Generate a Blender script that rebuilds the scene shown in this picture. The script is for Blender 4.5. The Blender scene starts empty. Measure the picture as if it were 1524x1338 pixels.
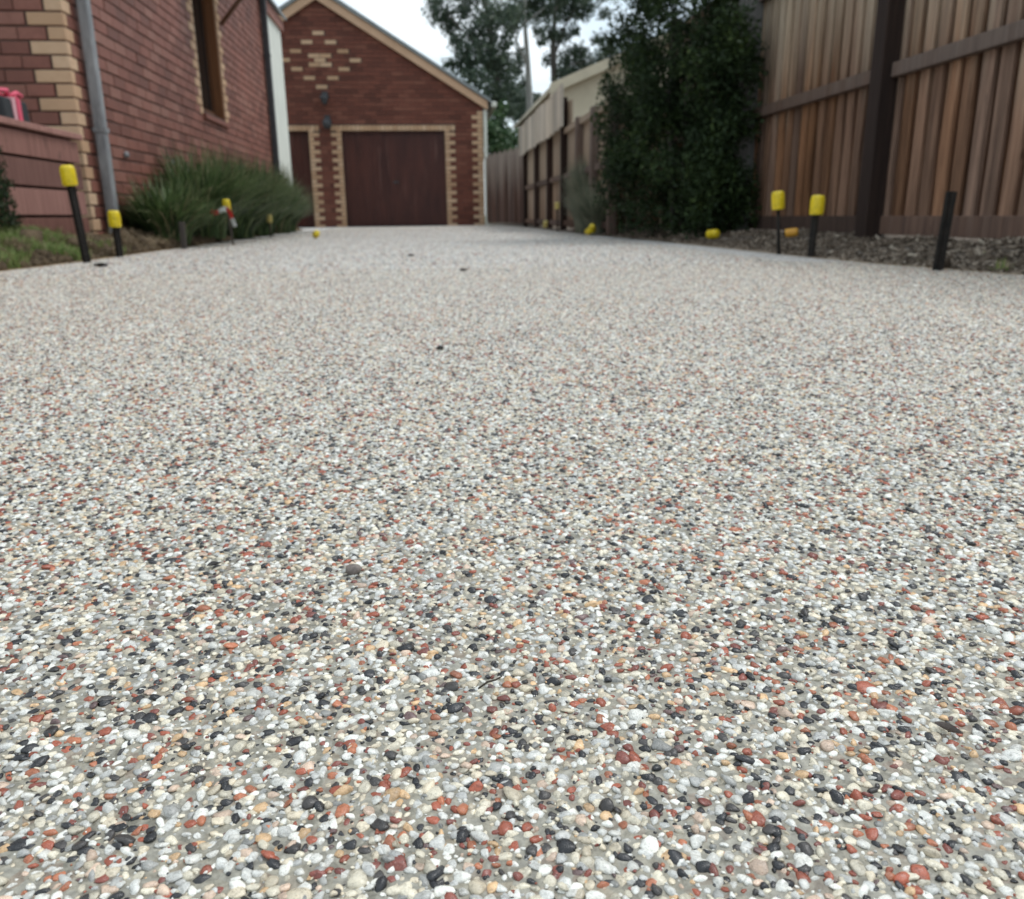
import bpy, bmesh, math, random
import numpy as np
from mathutils import Matrix, Vector

random.seed(7)
rng = np.random.default_rng(11)
S = bpy.context.scene
COL = S.collection

# ------------------------------------------------------------------ camera
TH, PSI, RHO, CH = math.atan(349 / 1220), math.atan(112 / 1220), 0.012, 0.21
cd = bpy.data.cameras.new('camera')
cam = bpy.data.objects.new('camera', cd)
COL.objects.link(cam)
CR = (Matrix.Rotation(-PSI, 4, 'Z') @ Matrix.Rotation(math.pi / 2 - TH, 4, 'X') @ Matrix.Rotation(-RHO, 4, 'Z'))
cam.matrix_world = Matrix.Translation((0, 0, CH)) @ CR
cd.sensor_width = 36.0
cd.lens = 36.0 * 1220 / 1524
cd.clip_start, cd.clip_end = 0.01, 2000
cd.dof.use_dof = True
cd.dof.focus_distance = 0.37
cd.dof.aperture_fstop = cd.lens / 1.75
S.camera = cam

# ------------------------------------------------------------------ light
SUN_EL, SUN_AZ = math.radians(61), math.radians(62)      # azimuth measured from +Y towards +X
w = bpy.data.worlds.new('World')
S.world = w
w.use_nodes = True
nt = w.node_tree
nt.nodes.clear()
out = nt.nodes.new('ShaderNodeOutputWorld')
bg = nt.nodes.new('ShaderNodeBackground')
bg.inputs['Strength'].default_value = 0.125
sky = nt.nodes.new('ShaderNodeTexSky')
sky.sky_type = 'NISHITA'
sky.sun_disc = False
sky.sun_elevation, sky.sun_rotation = SUN_EL, SUN_AZ
tc = nt.nodes.new('ShaderNodeTexCoord')
cl = nt.nodes.new('ShaderNodeTexNoise')
cl.inputs['Scale'].default_value = 3.2
cl.inputs['Detail'].default_value = 7
cl.inputs['Roughness'].default_value = 0.6
mp = nt.nodes.new('ShaderNodeMapping')
mp.inputs['Scale'].default_value = (1, 1, 2.2)
cr = nt.nodes.new('ShaderNodeValToRGB')
cr.color_ramp.elements[0].position = 0.38
cr.color_ramp.elements[0].color = (5.0, 6.2, 7.0, 1)
cr.color_ramp.elements[1].position = 0.62
cr.color_ramp.elements[1].color = (8.0, 8.6, 8.9, 1)
mx = nt.nodes.new('ShaderNodeMix')
mx.data_type = 'RGBA'
mx.inputs[0].default_value = 0.86
L = nt.links.new
L(tc.outputs['Generated'], mp.inputs['Vector'])
L(mp.outputs[0], cl.inputs['Vector'])
L(cl.outputs[0], cr.inputs[0])
L(sky.outputs[0], mx.inputs[6])
L(cr.outputs[0], mx.inputs[7])
L(mx.outputs[2], bg.inputs[0])
L(bg.outputs[0], out.inputs[0])

sd = bpy.data.lights.new('sun', 'SUN')
sd.energy, sd.angle, sd.color = 1.5, math.radians(20), (1, 0.99, 0.97)
sun = bpy.data.objects.new('sun', sd)
COL.objects.link(sun)
sdir = Vector((math.sin(SUN_AZ) * math.cos(SUN_EL), math.cos(SUN_AZ) * math.cos(SUN_EL), math.sin(SUN_EL)))
sun.rotation_euler = sdir.to_track_quat('Z', 'Y').to_euler()
sun.location = (0, 0, 30)

S.view_settings.view_transform = 'Standard'
S.view_settings.look = 'None'
S.view_settings.exposure = 0.24
S.view_settings.gamma = 1
S.view_settings.use_curve_mapping = False
S.cycles.max_bounces = 6
S.cycles.use_denoising = True

# ------------------------------------------------------------------ helpers
CRi = np.array(CR.to_3x3().transposed())


def project(p):
    q = (np.asarray(p, float) - np.array([0, 0, CH])) @ CRi.T
    d = -q[..., 2]
    dd = np.where(d > 1e-4, d, 1e-4)
    return 762 + 1220 * q[..., 0] / dd, 669 - 1220 * q[..., 1] / dd, d


def in_view(p, m=10):
    x, y, d = project(p)
    return (d > 0.02) & (x > -m) & (x < 1524 + m) & (y > -m) & (y < 1338 + m)


def link(o, parent=None):
    COL.objects.link(o)
    if parent is not None:
        o.parent = parent
    return o


def tag(o, label=None, cat=None, group=None, kind=None):
    if label: o['label'] = label
    if cat: o['category'] = cat
    if group: o['group'] = group
    if kind: o['kind'] = kind
    return o


def empty(name, loc=(0, 0, 0), rz=0.0):
    o = bpy.data.objects.new(name, None)
    o.empty_display_size = 0.1
    o.location = loc
    o.rotation_euler = (0, 0, rz)
    return link(o)


def mesh_obj(name, me, mat, parent=None):
    if mat is not None and len(me.materials) == 0:
        me.materials.append(mat)
    return link(bpy.data.objects.new(name, me), parent)


def np_mesh(name, v, f, smooth=False):
    """v (n,3); f (m,k) one face size."""
    v = np.asarray(v, np.float32)
    f = np.asarray(f, np.int32)
    me = bpy.data.meshes.new(name)
    me.vertices.add(len(v))
    me.vertices.foreach_set('co', v.ravel())
    m, k = f.shape
    me.loops.add(m * k)
    me.loops.foreach_set('vertex_index', f.ravel())
    me.polygons.add(m)
    me.polygons.foreach_set('loop_start', np.arange(0, m * k, k, dtype=np.int32))
    me.polygons.foreach_set('loop_total', np.full(m, k, np.int32))
    if smooth:
        me.polygons.foreach_set('use_smooth', np.ones(m, bool))
    me.update(calc_edges=True)
    me.validate()
    return me


class MB:
    """collects shapes, builds ONE mesh object"""
    def __init__(self):
        self.v, self.f, self.sm = [], [], []

    def add(self, v, f, smooth=False):
        o = len(self.v)
        self.v += [tuple(p) for p in v]
        self.f += [tuple(i + o for i in q) for q in f]
        self.sm += [smooth] * len(f)
        return self

    def box(self, a, b, M=None):
        (x0, y0, z0), (x1, y1, z1) = a, b
        v = [Vector(p) for p in [(x0, y0, z0), (x1, y0, z0), (x1, y1, z0), (x0, y1, z0), (x0, y0, z1), (x1, y0, z1), (x1, y1, z1), (x0, y1, z1)]]
        if M: v = [M @ p for p in v]
        return self.add(v, [(0, 3, 2, 1), (4, 5, 6, 7), (0, 1, 5, 4), (1, 2, 6, 5), (2, 3, 7, 6), (3, 0, 4, 7)])

    def prism(self, poly, d0, d1, axis='y'):
        """poly of (a,b) extruded along an axis; y: (x,z), x: (y,z), z: (x,y)"""
        def P(a, b, d):
            return (a, d, b) if axis == 'y' else (d, a, b) if axis == 'x' else (a, b, d)
        n = len(poly)
        v = [P(a, b, d0) for a, b in poly] + [P(a, b, d1) for a, b in poly]
        f = [tuple(range(n)), tuple(range(2 * n - 1, n - 1, -1))]
        f += [(i, i + n, (i + 1) % n + n, (i + 1) % n) for i in range(n)]
        return self.add(v, f)

    def tube(self, pts, r, n=8, cap=True):
        pts = [Vector(p) for p in pts]
        rs = r if isinstance(r, (list, tuple)) else [r] * len(pts)
        v, f = [], []
        up = None
        for i, p in enumerate(pts):
            t = (pts[min(i + 1, len(pts) - 1)] - pts[max(i - 1, 0)]).normalized()
            if up is None:
                up = t.orthogonal().normalized()
            else:
                up = (up - t * up.dot(t)).normalized()
            s = t.cross(up)
            for k in range(n):
                a = 2 * math.pi * k / n
                v.append(p + (up * math.cos(a) + s * math.sin(a)) * rs[i])
        for i in range(len(pts) - 1):
            for k in range(n):
                f.append((i * n + k, i * n + (k + 1) % n, (i + 1) * n + (k + 1) % n, (i + 1) * n + k))
        if cap:
            f.append(tuple(range(n - 1, -1, -1)))
            f.append(tuple((len(pts) - 1) * n + k for k in range(n)))
        return self.add(v, f, True)

    def lathe(self, prof, n=20, M=None, smooth=True):
        v, f = [], []
        for r, z in prof:
            for k in range(n):
                a = 2 * math.pi * k / n
                v.append(Vector((r * math.cos(a), r * math.sin(a), z)))
        if M: v = [M @ p for p in v]
        for i in range(len(prof) - 1):
            for k in range(n):
                f.append((i * n + k, i * n + (k + 1) % n, (i + 1) * n + (k + 1) % n, (i + 1) * n + k))
        f.append(tuple(range(n - 1, -1, -1)))
        f.append(tuple((len(prof) - 1) * n + k for k in range(n)))
        return self.add(v, f, smooth)

    def mesh(self, name, fix=True):
        me = bpy.data.meshes.new(name)
        me.from_pydata(self.v, [], self.f)
        me.polygons.foreach_set('use_smooth', self.sm)
        if fix:
            bm = bmesh.new()
            bm.from_mesh(me)
            bmesh.ops.recalc_face_normals(bm, faces=bm.faces)
            bm.to_mesh(me)
            bm.free()
        me.update()
        return me

    def build(self, name, mat, parent=None, bevel=0.0):
        me = self.mesh(name)
        if bevel:
            bm = bmesh.new()
            bm.from_mesh(me)
            bmesh.ops.bevel(bm, geom=[e for e in bm.edges if len(e.link_faces) == 2 and e.calc_face_angle(0) > 0.6], offset=bevel, segments=1, affect='EDGES')
            bm.to_mesh(me)
            bm.free()
        return mesh_obj(name, me, mat, parent)


# ------------------------------------------------------------------ materials
class NM:
    def __init__(self, name):
        self.m = bpy.data.materials.new(name)
        self.m.use_nodes = True
        self.t = self.m.node_tree
        self.t.nodes.clear()
        self.o = self.n('ShaderNodeOutputMaterial')
        self.b = self.n('ShaderNodeBsdfPrincipled')
        self.l(self.b.outputs[0], self.o.inputs[0])

    def n(self, ty, **kw):
        x = self.t.nodes.new(ty)
        for k, v in kw.items():
            setattr(x, k, v)
        return x

    def l(self, a, b):
        self.t.links.new(a, b)

    def s(self, name, v):
        i = self.b.inputs[name]
        if hasattr(v, 'is_output'): self.l(v, i)
        else: i.default_value = (*v, 1) if isinstance(v, tuple) and len(v) == 3 else v

    def coord(self, which='Object', scale=(1, 1, 1)):
        t = self.n('ShaderNodeTexCoord')
        m = self.n('ShaderNodeMapping')
        m.inputs['Scale'].default_value = scale
        self.l(t.outputs[which], m.inputs[0])
        return m.outputs[0]

    def world(self, scale=(1, 1, 1)):
        g = self.n('ShaderNodeNewGeometry')
        m = self.n('ShaderNodeMapping')
        m.inputs['Scale'].default_value = scale
        self.l(g.outputs['Position'], m.inputs[0])
        return m.outputs[0]

    def noise(self, vec, scale, detail=4, rough=0.55):
        x = self.n('ShaderNodeTexNoise')
        x.inputs['Scale'].default_value = scale
        x.inputs['Detail'].default_value = detail
        x.inputs['Roughness'].default_value = rough
        self.l(vec, x.inputs['Vector'])
        return x.outputs[0]

    def ramp(self, fac, stops, interp='LINEAR'):
        r = self.n('ShaderNodeValToRGB')
        c = r.color_ramp
        c.interpolation = interp
        while len(c.elements) < len(stops):
            c.elements.new(0.5)
        for e, (p, col) in zip(c.elements, stops):
            e.position = p
            e.color = (*col, 1) if len(col) == 3 else col
        self.l(fac, r.inputs[0])
        return r.outputs[0]

    def mix(self, fac, a, b, mode='MIX'):
        m = self.n('ShaderNodeMix', data_type='RGBA', blend_type=mode)
        for i, v in ((0, fac), (6, a), (7, b)):
            if hasattr(v, 'is_output'): self.l(v, m.inputs[i])
            else: m.inputs[i].default_value = (*v, 1) if isinstance(v, tuple) else v
        return m.outputs[2]

    def math(self, op, a, b=0.0, c=None, clamp=False):
        m = self.n('ShaderNodeMath', operation=op, use_clamp=clamp)
        for i, v in enumerate((a, b) if c is None else (a, b, c)):
            if hasattr(v, 'is_output'): self.l(v, m.inputs[i])
            else: m.inputs[i].default_value = v
        return m.outputs[0]

    def rand(self, salt=0.0):
        """one number per object, per mesh island"""
        o = self.n('ShaderNodeObjectInfo').outputs['Random']
        g = self.n('ShaderNodeNewGeometry').outputs['Random Per Island']
        a = self.math('ADD', self.math('MULTIPLY', o, 7.31), self.math('MULTIPLY', g, 3.77))
        wn = self.n('ShaderNodeTexWhiteNoise', noise_dimensions='1D')
        self.l(self.math('ADD', a, salt), wn.inputs['W'])
        return wn.outputs['Value']

    def bump(self, h, strength=0.3, dist=0.01):
        b = self.n('ShaderNodeBump')
        b.inputs['Strength'].default_value = strength
        b.inputs['Distance'].default_value = dist
        self.l(h, b.inputs['Height'])
        self.l(b.outputs[0], self.b.inputs['Normal'])


def grain(name, c0, c1, scale=8, rough=0.7, bump=0.2, bdist=0.004, stretch=(1, 1, 1), spec=0.4, coord='world'):
    m = NM(name)
    v = m.world(stretch) if coord == 'world' else m.coord('Object', stretch)
    n = m.noise(v, scale, 6, 0.62)
    m.s('Base Color', m.ramp(n, [(0.3, c0), (0.7, c1)]))
    m.s('Roughness', rough)
    m.s('Specular IOR Level', spec)
    m.bump(m.noise(v, scale * 5, 4), bump, bdist)
    return m.m


STONES = [(0.00, (0.62, 0.61, 0.57)), (0.13, (0.74, 0.72, 0.66)), (0.31, (0.51, 0.505, 0.48)), (0.365, (0.68, 0.615, 0.485)),
          (0.52, (0.63, 0.545, 0.41)), (0.61, (0.32, 0.315, 0.295)), (0.645, (0.024, 0.024, 0.027)), (0.73, (0.052, 0.046, 0.043)),
          (0.77, (0.012, 0.012, 0.014)), (0.80, (0.34, 0.088, 0.047)), (0.85, (0.22, 0.062, 0.045)), (0.885, (0.43, 0.15, 0.075)),
          (0.915, (0.64, 0.42, 0.23)), (0.95, (0.62, 0.46, 0.35)), (0.988, (0.15, 0.09, 0.085))]


def m_pebble():
    m = NM('pebble')
    o = m.n('ShaderNodeObjectInfo').outputs['Random']
    wn = m.n('ShaderNodeTexWhiteNoise', noise_dimensions='1D')
    m.l(m.math('MULTIPLY', o, 913.7), wn.inputs['W'])
    c = m.ramp(wn.outputs['Value'], STONES, 'CONSTANT')
    wn2 = m.n('ShaderNodeTexWhiteNoise', noise_dimensions='1D')
    m.l(m.math('MULTIPLY', o, 331.1), wn2.inputs['W'])
    v = m.world((1, 1, 1))
    n = m.noise(v, 420, 5, 0.65)
    c = m.mix(1.0, c, m.ramp(n, [(0.30, (0.60, 0.59, 0.57)), (0.48, (1, 1, 1)), (0.72, (1.22, 1.2, 1.16))]), 'MULTIPLY')
    v2 = m.noise(v, 1500, 3, 0.6)
    c = m.mix(1.0, c, m.ramp(v2, [(0.30, (0.72, 0.70, 0.68)), (0.5, (1, 1, 1))]), 'MULTIPLY')
    hs = m.n('ShaderNodeHueSaturation')
    m.l(m.math('MULTIPLY_ADD', wn2.outputs['Value'], 0.5, 0.75), hs.inputs['Value'])
    m.l(c, hs.inputs['Color'])
    m.s('Base Color', hs.outputs[0])
    m.s('Roughness', m.math('MULTIPLY_ADD', n, 0.42, 0.10))
    m.s('Specular IOR Level', 0.5)
    m.s('Coat Weight', 0.15)
    m.s('Coat Roughness', 0.16)
    m.bump(m.noise(v, 750, 4, 0.65), 0.6, 0.0008)
    return m.m


def m_driveway():
    """cement matrix where the pebbles are geometry, cellular aggregate beyond"""
    m = NM('aggregate_concrete')
    v = m.world()
    vo = m.n('ShaderNodeTexVoronoi', voronoi_dimensions='2D')
    vo.inputs['Scale'].default_value = 205
    vo.inputs['Randomness'].default_value = 0.9
    m.l(v, vo.inputs['Vector'])
    wn = m.n('ShaderNodeTexWhiteNoise', noise_dimensions='3D')
    m.l(vo.outputs['Color'], wn.inputs['Vector'])
    st = m.ramp(wn.outputs['Value'], STONES, 'CONSTANT')
    gap = m.ramp(vo.outputs['Distance'], [(0.50, (0, 0, 0)), (0.62, (1, 1, 1))])
    cem_n = m.noise(v, 260, 6, 0.7)
    cem = m.ramp(cem_n, [(0.28, (0.11, 0.098, 0.077)), (0.5, (0.26, 0.24, 0.19)), (0.72, (0.46, 0.425, 0.345))])
    agg = m.mix(m.math('MULTIPLY', gap, 0.25), st, cem)
    clump = m.noise(v, 55, 3, 0.6)
    agg = m.mix(0.75, agg, m.ramp(clump, [(0.3, (0.62, 0.62, 0.62)), (0.5, (1, 1, 1)), (0.72, (1.25, 1.25, 1.27))]), 'MULTIPLY')
    sep = m.n('ShaderNodeSeparateXYZ')
    m.l(v, sep.inputs[0])
    y, x = sep.outputs['Y'], sep.outputs['X']
    far = m.math('MULTIPLY', m.math('SUBTRACT', y, 2.9), 1.6, clamp=True)
    side = m.math('SUBTRACT', m.math('ABSOLUTE', m.math('SUBTRACT', x, m.math('MULTIPLY', y, 0.092))),
                  m.math('MULTIPLY_ADD', y, 0.66, 0.34))
    side = m.math('MULTIPLY', side, 30.0, clamp=True)
    fac = m.math('MAXIMUM', m.math('MAXIMUM', far, side), m.math('LESS_THAN', y, 0.05))
    hs = m.n('ShaderNodeHueSaturation')
    hs.inputs['Saturation'].default_value = 0.42
    hs.inputs['Value'].default_value = 1.12
    m.l(agg, hs.inputs['Color'])
    agg = hs.outputs[0]
    cem = m.mix(0.12, cem, st)
    base = m.mix(fac, cem, agg)
    big = m.noise(v, 1.3, 5, 0.6)
    base = m.mix(0.35, base, m.ramp(big, [(0.3, (0.75, 0.75, 0.75)), (0.7, (1, 1, 1))]), 'MULTIPLY')
    m.s('Base Color', base)
    m.s('Roughness', 0.5)
    m.s('Specular IOR Level', 0.5)
    h = m.math('SUBTRACT', 1.0, vo.outputs['Distance'])
    hm = m.n('ShaderNodeMix', data_type='FLOAT')
    m.l(fac, hm.inputs[0]); m.l(m.math('MULTIPLY', cem_n, 0.3), hm.inputs[2]); m.l(h, hm.inputs[3])
    m.bump(hm.outputs[0], 0.6, 0.003)
    return m.m


def m_brick(name, cols, rough=0.75, spec=0.35):
    m = NM(name)
    r = m.rand()
    v = m.world()
    c = m.ramp(r, cols, 'LINEAR')
    n = m.noise(v, 22, 6, 0.65)
    c = m.mix(m.math('MULTIPLY', m.ramp(n, [(0.4, (0, 0, 0)), (0.75, (1, 1, 1))]), 0.55), c, cols[0][1])
    big = m.noise(v, 0.9, 4)
    c = m.mix(0.5, c, m.ramp(big, [(0.3, (0.6, 0.6, 0.6)), (0.7, (1, 1, 1))]), 'MULTIPLY')
    m.s('Base Color', c)
    m.s('Roughness', rough)
    m.s('Specular IOR Level', spec)
    m.bump(m.noise(v, 160, 5, 0.7), 0.5, 0.004)
    return m.m


def m_wood(name, c0, c1, cw=None, z0=0.6, z1=1.5, weather=1.0):
    """stained sawn timber; cw = the grey the stain has weathered to, in streaks from the top down"""
    m = NM(name)
    v = m.world((28, 28, 1.3))
    r = m.rand(1.7)
    oi = m.n('ShaderNodeObjectInfo').outputs['Random']
    n = m.noise(v, 1.6, 7, 0.65)
    c = m.ramp(n, [(0.25, c0), (0.75, c1)])
    hs = m.n('ShaderNodeHueSaturation')
    m.l(m.math('MULTIPLY_ADD', r, 0.75, 0.62), hs.inputs['Value'])
    m.l(m.math('MULTIPLY_ADD', oi, 0.35, 0.8), hs.inputs['Saturation'])
    m.l(c, hs.inputs['Color'])
    c = hs.outputs[0]
    kn = m.noise(m.world((9, 9, 3)), 1.5, 3)
    c = m.mix(m.math('MULTIPLY', m.ramp(kn, [(0.66, (0, 0, 0)), (0.74, (1, 1, 1))]), 0.6), c, (0.03, 0.02, 0.015))
    if cw:
        sep = m.n('ShaderNodeSeparateXYZ')
        m.l(m.world(), sep.inputs[0])
        st = m.noise(m.world((9, 9, 0.5)), 1.2, 5, 0.6)
        z = m.math('ADD', sep.outputs['Z'], m.math('MULTIPLY', m.math('SUBTRACT', st, 0.5), 1.5))
        z = m.math('ADD', z, m.math('MULTIPLY', m.math('SUBTRACT', r, 0.5), 0.35))
        f = m.math('DIVIDE', m.math('SUBTRACT', z, z0), z1 - z0, clamp=True)
        c = m.mix(m.math('MULTIPLY', f, weather), c, m.ramp(n, [(0.25, tuple(q * 0.6 for q in cw)), (0.75, cw)]))
    m.s('Base Color', c)
    m.s('Roughness', 0.78)
    m.s('Specular IOR Level', 0.25)
    m.bump(n, 0.6, 0.006)
    return m.m


def m_leaf(name, cols, rough=0.5, trans=0.0, spec=0.35, patch=None):
    m = NM(name)
    r = m.rand(0.3)
    if patch:
        pn = m.noise(m.world(), patch[0], 3, 0.5)
        r = m.math('ADD', m.math('MULTIPLY', r, 0.55), m.math('MULTIPLY', m.math('SUBTRACT', pn, 0.38), patch[1]), clamp=True)
    c = m.ramp(r, cols)
    m.s('Base Color', c)
    m.s('Roughness', rough)
    m.s('Specular IOR Level', spec)
    if trans:
        t = m.n('ShaderNodeBsdfTranslucent')
        m.l(c, t.inputs[0])
        ms = m.n('ShaderNodeMixShader')
        ms.inputs[0].default_value = trans
        m.l(m.b.outputs[0], ms.inputs[1]); m.l(t.outputs[0], ms.inputs[2]); m.l(ms.outputs[0], m.o.inputs[0])
    return m.m


def m_plain(name, c, rough=0.5, metal=0.0, spec=0.5, var=0.15, scale=6):
    m = NM(name)
    n = m.noise(m.world(), scale, 6, 0.65)
    m.s('Base Color', m.ramp(n, [(0.3, tuple(q * (1 - var) for q in c)), (0.7, tuple(min(1, q * (1 + var)) for q in c))]))
    m.s('Roughness', rough); m.s('Metallic', metal); m.s('Specular IOR Level', spec)
    return m.m


def m_glass():
    m = NM('dark_glass')
    m.s('Base Color', (0.012, 0.014, 0.015)); m.s('Roughness', 0.04); m.s('Specular IOR Level', 0.35)
    return m.m


RED = [(0.0, (0.120, 0.040, 0.026)), (0.3, (0.160, 0.051, 0.033)), (0.7, (0.205, 0.066, 0.042)), (1.0, (0.24, 0.090, 0.058))]
PINKRED = [(0.0, (0.170, 0.060, 0.040)), (0.3, (0.230, 0.082, 0.055)), (0.7, (0.285, 0.104, 0.071)), (1.0, (0.32, 0.143, 0.102))]
CREAM = [(0.0, (0.50, 0.30, 0.175)), (0.5, (0.60, 0.385, 0.235)), (1.0, (0.68, 0.47, 0.31))]
MT = dict(
    pebble=m_pebble(), drive=m_driveway(),
    brick=m_brick('red_brick', RED), house_brick=m_brick('house_brick', PINKRED, 0.58, 0.45), cream=m_brick('cream_brick', CREAM),
    mortar=grain('mortar', (0.055, 0.034, 0.028), (0.11, 0.072, 0.06), 12, 0.9, 0.4),
    cream_mortar=grain('cream_mortar', (0.2, 0.15, 0.1), (0.28, 0.2, 0.14), 12, 0.9, 0.4),
    cream_paint=grain('cream_paint', (0.66, 0.67, 0.60), (0.75, 0.76, 0.68), 2.5, 0.6, 0.1),
    peach_paint=grain('peach_paint', (0.50, 0.31, 0.19), (0.60, 0.39, 0.25), 3, 0.55, 0.1),
    door=None, frame=m_wood('brown_frame', (0.09, 0.036, 0.016), (0.20, 0.085, 0.038)),
    grey_metal=grain('weathered_grey_metal', (0.16, 0.16, 0.165), (0.34, 0.34, 0.34), 9, 0.5, 0.15, stretch=(2, 2, 0.6)),
    dark_metal=grain('dark_metal', (0.035, 0.037, 0.04), (0.07, 0.07, 0.075), 14, 0.45, 0.1),
    roof=grain('roof_steel', (0.19, 0.21, 0.21), (0.27, 0.29, 0.29), 4, 0.45, 0.1),
    tan_roof=grain('tan_roof', (0.50, 0.44, 0.32), (0.60, 0.53, 0.39), 3, 0.5, 0.1),
    glass=m_glass(),
    mission=m_wood('mission_brown_board', (0.16, 0.072, 0.056), (0.35, 0.175, 0.142)),
    stain=m_wood('stained_paling', (0.055, 0.025, 0.014), (0.37, 0.20, 0.118), (0.60, 0.49, 0.36), 0.8, 1.65, 0.8),
    stain_rail=m_wood('stained_rail', (0.06, 0.034, 0.026), (0.17, 0.10, 0.07), (0.25, 0.20, 0.17), 0.3, 1.5, 0.75),
    stain_post=m_wood('stained_post', (0.022, 0.013, 0.011), (0.055, 0.032, 0.024)),
    grey_post=m_wood('grey_post', (0.09, 0.085, 0.08), (0.2, 0.19, 0.18)),
    pale=m_wood('weathered_paling', (0.36, 0.30, 0.24), (0.66, 0.58, 0.48)),
    tan=m_wood('tan_paling', (0.15, 0.08, 0.05), (0.38, 0.25, 0.165), (0.50, 0.40, 0.30), 0.1, 1.2, 0.8),
    gatewood=m_wood('gate_paling', (0.06, 0.032, 0.024), (0.15, 0.085, 0.065), (0.40, 0.33, 0.28), 0.55, 1.45, 0.95),
    form=m_wood('form_timber', (0.28, 0.19, 0.11), (0.42, 0.30, 0.19)),
    yellow=m_plain('yellow_plastic', (0.74, 0.55, 0.015), 0.42, 0, 0.5, 0.22, 60),
    pale_yellow=m_plain('faded_yellow_plastic', (0.62, 0.50, 0.16), 0.5, 0, 0.5, 0.12, 30),
    orange=m_plain('orange_plastic', (0.72, 0.36, 0.04), 0.45, 0, 0.5, 0.12, 30),
    stake=grain('black_steel', (0.010, 0.009, 0.008), (0.028, 0.022, 0.018), 40, 0.6, 0.2, spec=.2),
    stake_wood=m_wood('dark_stake', (0.05, 0.04, 0.033), (0.10, 0.08, 0.065)),
    red_tape=m_plain('red_tape', (0.62, 0.03, 0.03), 0.35), white_tape=m_plain('white_tape', (0.75, 0.74, 0.72), 0.35),
    bag=m_plain('black_fabric', (0.018, 0.02, 0.022), 0.8), pink=m_plain('pink_ribbon', (0.68, 0.08, 0.14), 0.5),
    pale_pink=m_plain('pale_pink_ribbon', (0.66, 0.36, 0.38), 0.5),
    hedge=m_leaf('hedge_leaf', [(0, (0.012, 0.022, 0.009)), (0.55, (0.026, 0.046, 0.015)), (0.85, (0.05, 0.08, 0.022)), (1, (0.11, 0.14, 0.04))], 0.55, 0.12, 0.2, (3.2, 1.5)),
    euc=m_leaf('gum_leaf', [(0, (0.05, 0.078, 0.055)), (0.6, (0.09, 0.125, 0.085)), (1, (0.15, 0.18, 0.12))], 0.5, 0.25),
    bushleaf=m_leaf('bush_leaf', [(0, (0.03, 0.07, 0.026)), (0.6, (0.06, 0.12, 0.045)), (1, (0.11, 0.17, 0.065))], 0.5, 0.15),
    tuft=m_leaf('strap_leaf', [(0, (0.035, 0.06, 0.025)), (0.4, (0.085, 0.14, 0.05)), (0.78, (0.17, 0.235, 0.09)), (0.92, (0.26, 0.27, 0.15)), (1, (0.34, 0.28, 0.16))], 0.5, 0.15),
    greygrass=m_leaf('grey_grass', [(0, (0.14, 0.17, 0.12)), (0.6, (0.25, 0.27, 0.19)), (1, (0.38, 0.35, 0.26))], 0.6, 0.15),
    lawn=m_leaf('lawn_blade', [(0, (0.10, 0.16, 0.04)), (0.55, (0.21, 0.31, 0.08)), (0.8, (0.29, 0.31, 0.11)), (1, (0.38, 0.32, 0.18))], 0.55, 0.2),
    straw=m_leaf('dry_grass', [(0, (0.10, 0.07, 0.04)), (0.6, (0.20, 0.15, 0.085)), (1, (0.31, 0.25, 0.14))], 0.7, 0.1),
    mulch=m_leaf('bark_chip', [(0, (0.055, 0.040, 0.029)), (0.5, (0.165, 0.125, 0.092)), (0.85, (0.30, 0.24, 0.185)), (1, (0.46, 0.39, 0.31))], 0.85, 0, 0.2),
    soil=grain('brown_soil', (0.07, 0.046, 0.027), (0.20, 0.14, 0.08), 24, 0.95, 0.9, 0.02),
    bark=grain('pale_bark', (0.20, 0.19, 0.175), (0.42, 0.40, 0.37), 5, 0.8, 0.4, 0.02, (1, 1, 0.3)),
    dark_bark=grain('dark_bark', (0.06, 0.05, 0.045), (0.13, 0.115, 0.10), 5, 0.85, 0.5, 0.02, (1, 1, 0.3)),
    twig=grain('twig', (0.03, 0.022, 0.016), (0.07, 0.05, 0.035), 60, 0.8, 0.3, 0.001),
    leafdry=grain('dry_leaf', (0.05, 0.038, 0.032), (0.13, 0.10, 0.085), 160, 0.6, 0.4, 0.0008),
    leafblack=grain('black_leaf', (0.012, 0.011, 0.011), (0.04, 0.034, 0.03), 160, 0.6, 0.4, 0.0008),
    slate=grain('stone_chip', (0.11, 0.09, 0.08), (0.24, 0.195, 0.17), 300, 0.6, 0.4, 0.0008),
)


def m_door():
    m = NM('maroon_door')
    v = m.world()
    n = m.noise(m.world((3, 3, 0.7)), 1.6, 5, 0.6)
    c = m.ramp(n, [(0.3, (0.045, 0.012, 0.009)), (0.7, (0.088, 0.025, 0.017))])
    streak = m.noise(m.world((7, 7, 0.9)), 1.0, 4, 0.5)
    c = m.mix(m.math('MULTIPLY', m.ramp(streak, [(0.58, (0, 0, 0)), (0.70, (1, 1, 1))]), 0.5), c, (0.16, 0.075, 0.06))
    m.s('Base Color', c); m.s('Roughness', 0.38); m.s('Specular IOR Level', 0.3)
    m.bump(m.noise(v, 9, 4), 0.1, 0.01)
    return m.m


MT['door'] = m_door()


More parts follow.
